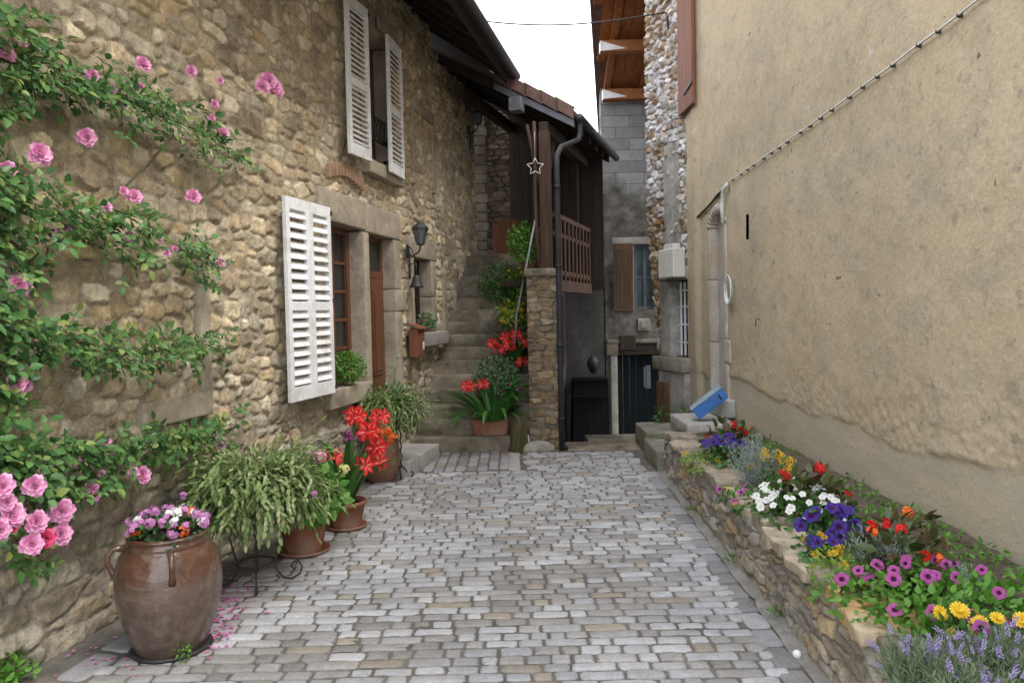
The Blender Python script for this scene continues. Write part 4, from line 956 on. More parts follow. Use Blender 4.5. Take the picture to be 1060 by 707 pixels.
# cables on the rendered wall
T_ = lambda px, py, off=.03: FT.world(FT.hit(px, py, off)[0], -off, FT.hit(px, py, off)[1])
a = T_(752, 190, .035); b = T_(1000, 5, .035); dd = (b-a); b2 = b+dd*.35
cc = thing('clipped_cable', 'thin pale cable held by black clips running across the tan rendered wall', 'cable', a)
n = 26; P_ = [a+(b2-a)*t+np.array([0, 0, -.03*math.sin(math.pi*t)+.002*math.sin(t*60)]) for t in np.linspace(0, 1, 60)]
m = MB(); m.tube([p-a for p in P_], .006, 6); m.build('cable', M['cable_white'], cc)
mm = MB(); mm.box(-.0, .035, -.007, .007, -.012, .008); mm.blob((0, 0, 0), (.009, .010, .010), 6, 4); clip = mm.mesh('clip', M['cable_black'], False)
for k in range(n):
    p = P_[int((k+.3)/n*59)]-a; link('clip', clip, cc, p)
m = MB(); m.tube([T_(753, 191, .04), T_(748.5, 197, .05), T_(747.5, 215, .05), T_(748, 231, .05)], .022, 8)
setp(m.build('conduit', M['cable_white']), 'short white conduit elbow above the blocked arched doorway', 'conduit')
pts = [T_(748, 197, .04), T_(742, 203, .03), T_(735, 212, .04), T_(728, 219, .03), T_(720, 227, .04), T_(713, 235, .03)]
m = MB(); m.tube(pts, .014, 6); q = pts[-1]; m.tube([q, q+np.array([-.02, .1, -.15]), q+np.array([-.02, .1, -.28])], .012, 6)
m.tube([(2.255, 9.83, 4.3), (2.245, 9.83, 3.4), (2.25, 9.82, 2.62), (2.25, 9.85, 2.35)], .014, 6)
setp(m.build('black_cable', M['cable_black']), 'black cable dropping down the wall corner and looping to the white conduit', 'cable')
mb_ = thing('meter_box', 'cream plastic meter box mounted above the barred window', 'meter box', FB.world(.93, -.09, 1.98), FB.rz)
m = MB(); m.box(-.20, .20, -.17, 0, 0, .36); m.build('body', M['box_white'], mb_, smooth=False, bevel=.012)
m = MB(); m.box(-.12, .10, -.12, -.01, .36, .43); m.box(-.27, -.20, -.10, -.01, .10, .32); m.build('small_box', M['cable_white'], mb_, smooth=False, bevel=.006)
m = MB(); c = T_(755, 300, .04)
for r, k in ((.135, 0), (.12, .01), (.148, -.008)): m.tube([(c[0]-.01+k, c[1]+r*math.cos(t)*.8, c[2]+r*math.sin(t)*1.0) for t in np.linspace(0, 2*math.pi, 25)], .008, 6, False)
m.tube([(2.30, c[1], c[2]+.1), (c[0]-.03, c[1], c[2]+.1), (c[0]-.03, c[1], c[2]+.13)], .006, 5)
setp(m.build('cable_coil', M['cable_white']), 'coiled white cable loop hung on a hook beside the blocked doorway', 'cable coil')
m = MB(); p = T_(786, 330, .02); m.tube([p+np.array([.03, 0, 0]), p+np.array([-.03, 0, 0]), p+np.array([-.035, 0, -.07])], .005, 5); setp(m.build('wall_hook', M['iron']), 'small rusty hook stuck in the tan rendered wall', 'hook')

# ------------------------------------------------------------------ raised bed on the right
Fw = Fr(bedx(7.55), 7.55, math.atan2(-1, -.032))
bw = thing('bed_wall', 'low dry stone wall of flat tan stones edging the flower bed', 'wall', (Fw.o[0], Fw.o[1], 0), Fw.rz)
M['rubble_b'] = mat_attr('flat_bed_stone', .93, (.7, 1.22), 55, .007)
PAL_B = [(.43, .37, .27), (.38, .335, .26), (.33, .30, .25), (.46, .36, .22), (.28, .25, .21), (.44, .41, .36), (.40, .38, .34)]
zb = np.arange(-.04, .37, .0075)
rubble_wall('wall', spaced(0, 6.5, .011, .009), zb, M['rubble_b'], (), bw, 0.0, dict(sx=.19, sz=.062, seed=71, depth=.026, palette=PAL_B, mortar=(.26, .24, .20), joint=.13, warp=.03, rough=.008))
o = rubble_wall('end_face', np.arange(0, .32, .01), zb, M['rubble_b'], (), bw, 0.0, dict(sx=.16, sz=.06, seed=73, depth=.025, palette=PAL_B, mortar=(.20, .18, .145))); o.rotation_euler = (0, 0, math.radians(90)); o.scale = (1, -1, 1)
M['cap'] = mat_noise('bed_coping_stone', (.27, .235, .18), (.46, .40, .31), .92, 5, 55, .006, .15, c3=(.17, .16, .12))
M['cap_orange'] = mat_noise('orange_coping_stone', (.45, .28, .12), (.56, .40, .22), .92, 5, 55, .006, .15, c3=(.40, .34, .25))
for q_ in ('cap', 'cap_orange'):
    nt_ = M[q_].node_tree; b_ = nt_.nodes['Principled BSDF']; src_ = b_.inputs['Base Color'].links[0].from_socket; oi = nt_.nodes.new('ShaderNodeObjectInfo')
    nt_.links.new(mixc(nt_, 1, src_, ramp(nt_, oi.outputs['Random'], [(0, (.70, .70, .72)), (.5, (.95, .93, .9)), (1, (1.2, 1.16, 1.08))]), 'MULTIPLY'), b_.inputs['Base Color'])
x = 0.0; k = 0
while x < 6.4:
    L = random.uniform(.13, .34); near = x > 3.55; dz_ = random.uniform(-.012, .014)
    m = MB(); wd = random.uniform(.20, .27); th_ = random.uniform(.035, .06)
    m.rbox(x+.008, x+L-.008, -.045+random.uniform(-.03, .035), wd, .345, .358+th_+dz_, .009, .026, .028, 10, k*1.7)
    m.build('coping_stone', M['cap_orange' if near and random.random() < .5 else 'cap'], bw); x += L; k += 1
xs_b = np.arange(0, 1.2, .04); ys_b = np.arange(1.0, 8.4, .04); X, Y = np.meshgrid(xs_b, ys_b); P = np.stack([X, Y, X*0], -1)
Xw = bedx(Y)+.18+X*(2.27-bedx(Y)-.18)/1.16
g_ = link('bed_soil', grid_mesh('bed_soil', np.stack([Xw, Y, .36+.03*fbm(P, 3, 5, 3)+.012*fbm(P, 14, 7, 2)+.05*X], -1), np.ones((len(ys_b)-1, len(xs_b)-1), bool), M['earth'])); setp(g_, kind='structure')
def block(name, label, cat, b, mat, r=.02, amp=.008, rz=0):
    cx, cy = (b[0]+b[1])/2, (b[2]+b[3])/2
    m = MB(); m.rbox(b[0]-cx, b[1]-cx, b[2]-cy, b[3]-cy, b[4]-max(0, b[4]), b[5]-max(0, b[4]), r, .05, amp, 6, int(cx*31))
    return setp(m.build(name, M[mat], None, (cx, cy, max(0, b[4])), rz), label, cat)
block('stone_step', 'grey weathered stone block at the far end of the low bed wall', 'stone step', (1.40, 1.70, 7.58, 8.40, -.03, .20), 'mossy')
block('stone_step', 'mossy stone slab farthest down the lane below the whitewashed house', 'stone step', (1.46, 2.12, 8.50, 9.35, -.12, .235), 'mossy')
block('stone_slab', 'pale raised stone slab that carries the blue box', 'stone slab', (1.70, 2.20, 7.60, 8.45, -.03, .455), 'flag')
block('stone_plinth', 'small pale stone footing at the base of the arched doorway', 'plinth', (2.12, 2.275, 7.95, 8.5, .456, .64), 'flag', .015, .005)
# blue box tilted on the slab
bb = thing('blue_box', 'blue metal box with pale lid tilted on the stone slab', 'box', (1.86, 7.78, .475), math.radians(-14))
m = MB(); A = math.radians(38); ca, sa = math.cos(A), math.sin(A)
def tilt(vs): return [(x*ca-z*sa, y, x*sa+z*ca) for x, y, z in vs]
def tbox(x0, x1, y0, y1, z0, z1):
    mm = MB(); mm.box(x0, x1, y0, y1, z0, z1); mm.v = tilt(mm.v); return mm
tbox(0, .36, 0, .17, 0, .115).build('body', M['blue'], bb, smooth=False, bevel=.006)
tbox(-.006, .366, -.006, .176, .116, .150).build('lid', M['blue_top'], bb, smooth=False, bevel=.006)
mm = MB(); mm.tube([(.30, -.003, .03), (.30, -.003, .085)], .009, 6); mm.tube([(.262, -.003, .055), (.262, -.003, .06)], .008, 6); mm.v = tilt(mm.v); mm.build('catch', M['iron'], bb)
# boulder, log, ball
m = MB(); m.blob((0, 0, .02), (.20, .15, .085), 18, 10, .18, 3, 3); p = ground(557, 466); setp(m.build('boulder', M['dressed_grey'], None, (p[0], p[1]-.02, 0)), 'flat rounded grey boulder at the foot of the pillar', 'boulder')
p = ground(537, 466); m = MB(); m.lathe([(.125, -.02), (.12, .02), (.105, .10), (.10, .28), (.105, .40), (.10, .405), (0, .41)], 22, warp=.03, seed=2); setp(m.build('log', M['bark'], None, (p[0], p[1]-.02, 0)), 'upright bark covered log standing before the stair pillar', 'log')
p = ground(825, 680); m = MB(); m.blob((0, 0, .014), (.02, .02, .02), 16, 10); setp(m.build('ball', M['ball'], None, (p[0], p[1], .0)), 'small white ball on the paving beside the bed wall', 'ball')

# ================================================================== FLOWERS (one mesh per kind of bloom)
def petal(m, az, el, L, W, cup=.3, r0=.0, z0=0., twist=0, mi=0, tip=.5, nn=4):
    h = np.array([math.cos(az), math.sin(az), 0]); sd = np.array([-math.sin(az), math.cos(az), 0]); vs = []; p = h*r0+np.array([0, 0, z0]); a = el
    prof = [.35, .85, 1.0, .85, tip*.9] if nn == 4 else np.interp(np.linspace(0, 1, nn+1), [0, .25, .6, 1], [.3, .85, 1, tip])
    ci = .14 if mi == 'stripe' else .45
    for k in range(nn+1):
        w_ = W/2*prof[k]; up = -h*math.sin(a)+np.array([0, 0, 1])*math.cos(a)
        vs += [p-sd*w_+up*cup*W*.5, p-sd*w_*ci+up*cup*W*.1, p+sd*w_*ci+up*cup*W*.1, p+sd*w_+up*cup*W*.5]
        p = p+(h*math.cos(a)+np.array([0, 0, 1])*math.sin(a))*L/nn; a -= (el*.9 if twist == 0 else twist)/nn
    fs = []; ms = []
    for k in range(nn):
        b = 4*k
        for j in range(3): fs.append((b+j, b+j+1, b+j+5, b+j+4)); ms.append(1 if (mi == 'stripe' and j == 1 and k < nn-1) else 0)
    b0 = len(m.v); m.add(vs, fs); m.m[-len(fs):] = ms
def bloom_rose(R=.045):
    m = MB()
    for k in range(26):
        t = k/26; az = k*2.4+random.uniform(-.2, .2); el = 1.5-1.25*t+random.uniform(-.12, .12); L = R*(.55+.6*t); petal(m, az, el, L, R*(.7+.6*t), .35, R*.05+R*.22*t, R*(.1-.1*t), .7*t+.25)
    return m
def bloom_amaryllis():
    m = MB()
    for k in range(6): petal(m, k*math.pi/3+.1, .75, .085, .038 if k % 2 else .046, .25, .004, 0, 1.1, 'stripe', .12)
    return m
def bloom_petunia(R=.03, thr=1):
    m = MB(); n = 20; vs = [(0, 0, -.012)]; fs = []; rings = [(.16, -.006), (.34, .001), (.75, .004), (1, .002)]
    for r, z in rings:
        for k in range(n):
            a = 2*math.pi*k/n; lob = 1-.17*(abs(math.cos(2.5*a))**4)*(r > .8); vs.append((R*r*lob*math.cos(a), R*r*lob*math.sin(a), z+.003*math.cos(5*a)*r+random.uniform(-.0012, .0012)))
    for k in range(n): fs.append((0, 1+k, 1+(k+1) % n))
    for q in range(3):
        for k in range(n): fs.append((1+q*n+k, 1+(q+1)*n+k, 1+(q+1)*n+(k+1) % n, 1+q*n+(k+1) % n))
    m.add(vs, fs); m.m = [1]*n+[thr]*n+[0]*(2*n); return m
def bloom_five(R=.012):
    m = MB()
    for k in range(5): petal(m, k*1.2566, .35, R, R*.95, .1, .001, 0, .5, nn=2, tip=.6)
    m.m = [0]*len(m.m); return m
def bloom_cluster(R=.035, n=22, r5=.013):
    m = MB()
    for k in range(n):
        d = np.array([random.gauss(0, 1), random.gauss(0, 1), abs(random.gauss(0, .8))+.1]); d /= np.linalg.norm(d)
        f = bloom_five(r5*random.uniform(.8, 1.2)); u = np.cross(d, (0, .3, 1)); u /= np.linalg.norm(u); v = np.cross(d, u)
        V = np.array(f.v); V = V[:, :1]*u+V[:, 1:2]*v+V[:, 2:]*d+d*R*random.uniform(.75, 1); m.add(V, f.f)
    return m
def bloom_spike(L=.045):
    m = MB()
    for k in range(16):
        t = k/16; a = k*2.4; m.blob((.006*math.cos(a), .006*math.sin(a), t*L), (.0042*(1.2-.6*t),)*2+(.0052,), 5, 3)
    return m
def bloom_flat(R=.03, n=46):
    m = MB()
    for k in range(n):
        r = R*math.sqrt(random.random()); a = random.uniform(0, 6.28); m.blob((r*math.cos(a), r*math.sin(a), .004*random.random()-r*r*6), (.0045, .0045, .004), 5, 3)
    return m
def bloom_daisy(R=.022):
    m = MB()
    for k in range(14): petal(m, k*.449, .25, R, R*.42, .1, .002, 0, .3, nn=2, tip=.6)
    for k in range(10): petal(m, k*.63+.2, .8, R*.6, R*.35, .1, .002, .002, .3, nn=2, tip=.6)
    m.m = [0]*len(m.m); return m
BL = {}
def bl(name, mk, *mats):
    BL[name] = [mk().mesh(name, [M[x] for x in mats], True) for _ in range(3)]
bl('rose', lambda: bloom_rose(), 'rose'); bl('rose_deep', lambda: bloom_rose(.032), 'rose_deep')
bl('amaryllis', bloom_amaryllis, 'red', 'redw')
bl('pet_white', lambda: bloom_petunia(.03, 0), 'white', 'yellow_c'); bl('pet_purple', bloom_petunia, 'purple_p', 'throat'); bl('pet_magenta', bloom_petunia, 'magenta', 'throat')
bl('ger_red', bloom_cluster, 'red'); bl('ger_orange', bloom_cluster, 'orange'); bl('ger_pink', bloom_cluster, 'magenta'); bl('five_white', lambda: bloom_cluster(.018, 6, .014), 'white'); bl('five_mauve', lambda: bloom_cluster(.018, 7, .014), 'violet_pink'); bl('five_yellow', lambda: bloom_cluster(.02, 8, .014), 'yellow'); bl('beg_red', lambda: bloom_cluster(.026, 16, .012), 'red')
bl('spike', bloom_spike, 'lilac'); bl('flat_yellow', bloom_flat, 'yellow'); bl('marigold', bloom_daisy, 'yellow', ); bl('hyd_pink', lambda: bloom_cluster(.05, 40, .012), 'pinkpale'); bl('hyd_cream', lambda: bloom_cluster(.042, 32, .011), 'yellow_c'); bl('beg_salmon', lambda: bloom_cluster(.024, 14, .011), 'orange')
def put_blooms(root, kind, pts, scale=(.85, 1.15), tilt_=.6, aim=(-.1, -.8, .55), part='blossom'):
    for p in pts:
        d = Vector(aim)+Vector((random.uniform(-1, 1), random.uniform(-1, 1), random.uniform(-1, 1)))*tilt_; d.normalize()
        q = d.to_track_quat('Z', 'Y'); e = q.to_euler(); o = link(part, random.choice(BL[kind]), root, p, e, random.uniform(*scale) if isinstance(scale, tuple) else scale)
def rdir(up=.4, out=None):
    d = np.array([random.gauss(0, 1), random.gauss(0, 1), random.gauss(0, 1)]); d /= np.linalg.norm(d)
    if out is not None: d = d*.7+out
    d[2] += up; return d/np.linalg.norm(d)
def clump(m, c, R, n, L, W, up=.35, shell=.55, floor=None, fold=.25, curl=.15):
    """leaves through the volume of an uneven ellipsoid"""
    c = np.array(c, float); R = np.array(R, float); sd = random.randint(0, 999)
    for _ in range(n):
        d = np.array([random.gauss(0, 1), random.gauss(0, 1), random.gauss(0, 1)]); d /= np.linalg.norm(d)
        r = (shell+(1-shell)*random.random()**.6)*(1+.22*float(vnoise(d*1.0, 2.3, sd)))
        p = c+d*R*r
        if floor is not None and p[2] < floor: continue
        o = d/R; o /= np.linalg.norm(o); dd = rdir(0, o*.8)+np.array([0, 0, up*random.uniform(-.6, 1)]); s = random.uniform(.65, 1.2)
        nrm = o+np.array([0, 0, .7])+rdir(0)*.4
        m.leaf(p, dd, nrm, L*s, W*s, fold, curl)
def rim_pot(m, r, h, rim=.03, taper=.72):
    m.lathe([(r*taper, 0), (r*taper, .01), (r*.93, h-rim), (r*1.0, h-rim+.002), (r*1.04, h-rim*.5), (r*1.02, h), (r*.92, h), (r*.90, h-.03), (0, h-.03)], 36)
def pot_thing(name, label, cat, pos, r, h, mat='terracotta', saucer=True, group=None, taper=.72):
    t = thing(name, label, cat, pos, 0, group)
    m = MB(); rim_pot(m, r, h-.012, .035, taper); m.v = [(a, b, c+.012) for a, b, c in m.v]; m.build('pot', M[mat], t)
    m = MB(); m.lathe([(r*.86, h-.026), (0, h-.022)], 24); m.build('soil', M['soil'], t)
    if saucer: m = MB(); m.lathe([(r*.85, 0), (r*.98, .012), (r*1.03, .03), (r*.99, .032), (r*.9, .014), (0, .013)], 32); m.build('saucer', M[mat], t)
    return t
def root_plant(name, label, pos, group=None, cat='plant'): return thing(name, label, cat, pos, 0, group)
def stems(m, pts0, pts1, r=.003):
    for a, b in zip(pts0, pts1):
        a = np.array(a); b = np.array(b); mid = (a+b)/2+np.array([random.uniform(-.02, .02), random.uniform(-.02, .02), .02]); m.tube([a, mid, b], r, 4, False)

# ---- climbing rose
RO = np.array([-2.16, 3.75, 0.0])
ro = root_plant('climbing_rose', 'climbing rose with pink blooms trained in rows across the stone wall', RO, cat='rose')
def W(px, py, off=.1):
    u, z = FL.hit(px, py, off); return FL.world(u, -off, z)
OUT = -FL.Y
branches = [([(-60, 20), (-10, 60), (40, 78), (100, 95), (150, 110), (200, 135), (250, 165)], 27, 170), ([(-20, -10), (10, 20), (40, 35), (25, 60), (0, 90), (10, 130)], 22, 34), ([(-60, 175), (0, 200), (50, 225), (110, 240), (160, 245), (220, 275)], 30, 155), ([(-40, 220), (5, 245), (40, 265), (10, 290), (0, 330)], 30, 36),
            ([(-60, 320), (0, 340), (60, 350), (120, 365), (180, 362), (232, 355)], 26, 135), ([(-60, 450), (0, 478), (50, 470), (110, 470), (160, 458), (240, 442)], 22, 150), ([(-40, 440), (-5, 470), (10, 500), (60, 510), (110, 495)], 20, 50), ([(-10, 380), (5, 400), (10, 430)], 12, 20), ([(-20, 470), (0, 520), (25, 580), (45, 590)], 14, 16)]
cm = MB(); fm = MB()
for path, th_, n in branches:
    P_ = np.array(path, float); seg = np.linalg.norm(np.diff(P_, axis=0), axis=1); cum = np.concatenate([[0], np.cumsum(seg)])
    def pa(t):
        s_ = t*cum[-1]; return np.array([np.interp(s_, cum, P_[:, 0]), np.interp(s_, cum, P_[:, 1])])
    cm.tube([W(*(pa(t)+np.array([0, 3*math.sin(t*20)])), .07) for t in np.linspace(0, 1, 16)], [.010-.007*t for t in np.linspace(0, 1, 16)], 6)
    ph = random.uniform(0, 6)
    for _ in range(int(n*2.1)):
        t = random.random(); q = pa(t); thk = th_*(.65+.5*math.sin(t*9+ph)**2)*(1 if t < .85 else .75)
        yy_ = random.gauss(0, .48)*thk; off = max(.03, random.gauss(.13, .065))
        p = W(q[0]+random.gauss(0, 8), q[1]+yy_, off); d = rdir(-.05, OUT*.5)
        d = d/np.linalg.norm(d); L = random.uniform(.036, .060)
        nrm = OUT*random.uniform(.4, 1.2)+np.array([0, 0, random.uniform(.2, 1.1)])+rdir(0)*.35
        sd_ = np.cross(d, nrm); sd_ /= np.linalg.norm(sd_)
        fm.leaf(p+d*L*1.5, d, nrm, L*1.05, L*.72); cm.tube([p-d*.02, p+d*L*1.5], .0012, 3, False)
        for s_ in (-1, 1):
            fm.leaf(p+d*L*.9, d*.45+sd_*s_, nrm, L*.9, L*.62)
            if random.random() < .75: fm.leaf(p+d*L*.25, d*.3+sd_*s_, nrm, L*.75, L*.52)
main = [W(-60, 640, .05), W(-62, 500, .08), W(-58, 400, .07), W(-62, 300, .08), W(-60, 160, .07), W(-60, 20, .07)]
cm.tube([np.array([main[0][0], main[0][1], 0.0])]+main[1:], [.022, .02, .018, .016, .014, .01], 8)
cm.tube([W(100, 225, .04), W(125, 198, .06), W(155, 168, .10), W(180, 140, .12)], .006, 6)
cm.v = [tuple(np.array(v)-RO) for v in cm.v]; cm.build('canes', M['cane'], ro)
fm.v = [tuple(np.array(v)-RO) for v in fm.v]; fm.build('foliage', M['rose_leaf'], ro)
bm_ = [(8, 57, 7), (24, 46, 4), (148, 67, 8), (198, 74, 6), (278, 84, 9), (283, 90, 9), (272, 90, 8), (287, 96, 7), (96, 79, 6), (117, 92, 5), (228, 84, 4), (146, 90, 4), (222, 108, 5), (231, 138, 7), (219, 122, 4), (90, 143, 9), (41, 160, 11), (8, 176, 8), (20, 295, 11), (139, 204, 8), (200, 204, 8), (128, 198, 5), (110, 215, 6), (66, 236, 8), (134, 245, 6), (165, 247, 4), (173, 262, 4), (228, 272, 5), (181, 258, 4), (18, 396, 10), (25, 399, 8), (110, 457, 5), (78, 478, 6), (147, 492, 9), (138, 490, 6), (95, 505, 7), (98, 513, 6), (228, 462, 5), (105, 490, 4),
       (3, 503, 14), (36, 503, 13), (12, 533, 15), (0, 548, 12), (65, 529, 14), (38, 540, 13), (63, 553, 13), (33, 563, 13), (48, 557, -9), (14, 545, -6), (8, 520, 10)]
for px, py, s_ in bm_:
    big = s_ > 0; s_ = abs(s_); off = .34 if (py > 498 and px < 80) else .17
    p = W(px, py, off)-RO; rad = s_*np.linalg.norm(p+RO-EYE)/FPX*(.80 if big and off > .3 else 1)
    put_blooms(ro, 'rose' if big else 'rose_deep', [p], float(rad/(.062 if big else .045)), .25, (.75, -.7, .25), 'rose_bloom')

# ---- big jar with mixed flowers
g = ground(178, 670); JP = (g[0], g[1]+.0, 0.0)
jar = thing('stoneware_jar', 'large brown salt glazed jar with ear handles nearest the camera', 'jar', JP, 0)
m = MB(); m.lathe([(0, .0), (.148, 0), (.160, .015), (.195, .10), (.232, .22), (.245, .32), (.240, .40), (.218, .475), (.190, .512), (.186, .520), (.192, .528), (.180, .540), (.176, .548), (.184, .556), (.186, .566), (.172, .572), (.160, .566), (.158, .52), (0, .52)], 64)
m.build('body', M['glaze'], jar)
for a in (math.radians(204), math.radians(297), math.radians(118)):
    c, s_ = math.cos(a), math.sin(a); m = MB(); pr = [(.188, .515), (.235, .520), (.262, .49), (.262, .45), (.245, .41), (.232, .385)]
    m.tube([(r*c, r*s_, z) for r, z in pr], [.017, .014, .013, .013, .014, .02], 10); m.build('handle', M['glaze'], jar)
m = MB(); m.lathe([(.158, .548), (0, .555)], 24); m.build('soil', M['soil'], jar)
m = MB(); m.lathe([(.185, .0), (.19, .012), (.175, .018), (.14, .012)], 36, warp=.006); setp(m.build('jar_stand', M['iron'], None, (JP[0], JP[1], .0)), 'dark flat ring under the near brown jar', 'saucer')
pl = root_plant('bedding_flowers', 'mauve white and orange flowers filling the big brown jar', (JP[0], JP[1], .55))
m = MB(); clump(m, (0, 0, .02), (.18, .18, .09), 330, .035, .024, .4, .3, -.03); m.build('foliage', M['dark_leaf'], pl)
def dome(n, R, z0, H):
    out = []
    for _ in range(n):
        a = random.uniform(0, 6.28); r = math.sqrt(random.random()); out.append((R*r*math.cos(a), R*r*math.sin(a), z0+H*math.sqrt(max(0, 1-r*r*.9))+random.uniform(-.01, .01)))
    return out
put_blooms(pl, 'five_mauve', dome(24, .19, .02, .10)); put_blooms(pl, 'five_white', dome(12, .17, .02, .10)); put_blooms(pl, 'ger_orange', [(-.11, -.10, .05), (.12, -.10, .05), (.09, .06, .1)], .75)
m = MB(); clump(m, (.12, -.155, .04), (.05, .05, .04), 60, .018, .012, .3, .2, 0); setp(m.build('moss_weed', M['bright_leaf'], None, (JP[0], JP[1], 0)), 'tiny bright green weed at the foot of the big jar', 'weed')
g = ground(20, 700); m = MB(); clump(m, (0, 0, .05), (.16, .14, .09), 520, .034, .022, .3, .1, 0); m.tube([(-.1, 0, .03), (0, .02, .05), (.1, 0, .03)], .004, 4); setp(m.build('herb_plant', M['bright_leaf'], None, (g[0]-.05, g[1]-.1, 0)), 'low bright green herb at the bottom left corner by the wall', 'plant')

# ---- trailing cactus on wrought iron stands
def trailing(root, c, R, drop, n, seglen=.034, mat='cactus_leaf', segs=(7, 12), zmin=-.26):
    m = MB()
    for _ in range(n):
        az = random.uniform(0, 6.28); el = random.uniform(-.1, .85); zm = zmin*random.uniform(.45, 1.05); p = np.array(c)+np.array([math.cos(az), math.sin(az), 0])*random.uniform(0, .07); k = random.randint(*segs); a = el; tot = random.uniform(.7, 1.1)
        for i in range(k):
            sl = seglen*random.uniform(.85, 1.15)*R/.45*tot; d = np.array([math.cos(az)*math.cos(a), math.sin(az)*math.cos(a), math.sin(a)])
            nrm = np.array([0, 0, 1.0])*math.cos(a)-np.array([math.cos(az), math.sin(az), 0])*math.sin(a)+rdir(0)*.5
            m.leaf(p, d+rdir(0)*.25, nrm, sl*1.25, sl*.62, .1, .0); p = p+d*sl; a -= drop*random.uniform(.6, 1.4)/k*2; az += random.uniform(-.45, .45); a += random.uniform(-.3, .3)
            if random.random() < .22 and i > 2:
                d2 = d+rdir(0)*.8; m.leaf(p, d2, nrm, sl, sl*.45, .1, 0)
            if a < -1.5: a = -1.5
            if p[2] < zm: break
    m.build('foliage', M[mat], root)
def scroll_stand(name, label, pos, H, r, nleg=4, ph=0.3, group=None):
    t = thing(name, label, 'plant stand', pos, 0, group)
    for k in range(nleg):
        a = ph+2*math.pi*k/nleg; c, s_ = math.cos(a), math.sin(a); pts = []
        for t_ in np.linspace(0, 1, 6): pts.append((r*(1-.38*t_), H*(1-t_)+.12*t_))
        base = [(r*.62+.012, .07), (r*.62+.05, .02), (r*.62+.10, .008), (r*.62+.145, .035), (r*.62+.16, .075), (r*.62+.14, .11), (r*.62+.11, .112), (r*.62+.095, .085), (r*.62+.11, .065), (r*.62+.125, .075)]
        m = MB(); m.tube([(q*c, q*s_, z) for q, z in pts+base], .006, 6); m.build('leg', M['rust_iron'], t)
    for rr, zz in ((r, H), (r*.66, .13)):
        m = MB(); m.tube([(rr*math.cos(x), rr*math.sin(x), zz) for x in np.linspace(0, 2*math.pi, 33)], .006, 6, False); m.build('ring', M['rust_iron'], t)
    m = MB(); m.tube([(r, 0, H), (0, 0, H-.005), (-r, 0, H)], .005, 5); m.tube([(0, r, H), (0, 0, H-.007), (0, -r, H)], .005, 5); m.build('tray_bars', M['rust_iron'], t)
    return t
g = ground(266, 604); S1 = (g[0], g[1], 0)
scroll_stand('plant_stand', 'wrought iron stand with scrolled feet beside the big jar', S1, .40, .17)
pt = pot_thing('flower_pot', 'weathered pot hidden under the trailing cactus on the scrolled stand', 'pot', (S1[0], S1[1], .412), .155, .19, 'old_terracotta', False)
tc = root_plant('trailing_cactus', 'wide trailing cactus spilling over the scrolled stand near the jar', (S1[0], S1[1], .60))
trailing(tc, (0, 0, .02), .60, 1.0, 1000, .027, segs=(9, 18))
m = MB(); clump(m, (0, 0, .04), (.42, .34, .17), 700, .05, .018, .3, .2, -.2); m.build('inner_foliage', M['cactus_leaf'], tc)
put_blooms(tc, 'five_mauve', [(-.27, -.35, .02), (-.2, -.4, -.05), (.42, -.2, -.02)], .9)
# ---- terracotta pot with hydrangea
g = ground(315, 571); H1 = (g[0], g[1], 0)
pot_thing('flower_pot', 'terracotta pot on a saucer under the hydrangea, between stand and red lilies', 'pot', H1, .172, .27)
hy = root_plant('hydrangea', 'bright leaved hydrangea with one pink and one cream flower head', (H1[0], H1[1], .25))
m = MB(); clump(m, (.0, 0, .14), (.23, .21, .19), 260, .10, .07, .3, .4, 0); clump(m, (.12, -.05, .13), (.16, .16, .14), 120, .09, .065, .3, .4, 0); m.build('foliage', M['bright_leaf'], hy)
p1_ = at(331, 473, H1[1]-.05)-np.array([H1[0], H1[1], .25]); p2_ = at(356, 486, H1[1]-.1)-np.array([H1[0], H1[1], .25])
put_blooms(hy, 'hyd_pink', [p1_], .95, .1); put_blooms(hy, 'hyd_cream', [p2_], .9, .1)
m = MB(); stems(m, [(0, 0, 0)]*2, [p1_, p2_], .006); m.build('stem', M['stem'], hy)
# ---- amaryllis in pot
def amaryllis(root, n, L, W_, heads, spread=(.6, 1.35), mat='strap_leaf', base_r=.05, rise0=(1.0, 1.45), bs=1.0):
    m = MB()
    for k in range(n):
        az = 2*math.pi*k/n+random.uniform(-.3, .3); m.strap((base_r*math.cos(az), base_r*math.sin(az), 0), az, L*random.uniform(.7, 1.1), W_*random.uniform(.8, 1.1), random.uniform(*rise0), random.uniform(*spread)*1.6)
    m.build('foliage', M[mat], root)
    if heads:
        m = MB()
        for h, nb in heads:
            h = np.array(h, float); b = np.array([random.uniform(-.03, .03), random.uniform(-.03, .03), 0]); m.tube([b, b+(h-b)*.5+np.array([0, 0, .03]), h], .009, 6)
        m.build('stem', M['stem'], root)
        for h, nb in heads:
            for k in range(nb):
                a = 6.28*k/nb+random.uniform(-.3, .3); d = Vector((math.cos(a)*.8, math.sin(a)*.8-.55, .2)); d.normalize(); o = link('flower', random.choice(BL['amaryllis']), root, np.array(h)+np.array(d)*.02, d.to_track_quat('Z', 'Y').to_euler(), random.uniform(.9, 1.1)*bs)
g = ground(359, 546); A1 = (g[0], g[1], 0)
pot_thing('flower_pot', 'low terracotta pot under the tall red and white amaryllis', 'pot', A1, .15, .21)
am = root_plant('amaryllis', 'tall amaryllis with red and white striped flowers in front of the far jar', (A1[0], A1[1], .19))
rel = lambda px, py, Y: at(px, py, Y)-np.array([A1[0], A1[1], .19])
hd = [(rel(368, 432, 5.9), 4), (rel(393, 432, 5.95), 3), (rel(382, 447, 5.8), 4), (rel(390, 463, 5.9), 4), (rel(345, 473, 5.7), 2), (rel(391, 478, 5.8), 2), (rel(376, 482, 5.75), 2)]
amaryllis(am, 30, .60, .042, hd, bs=.98)
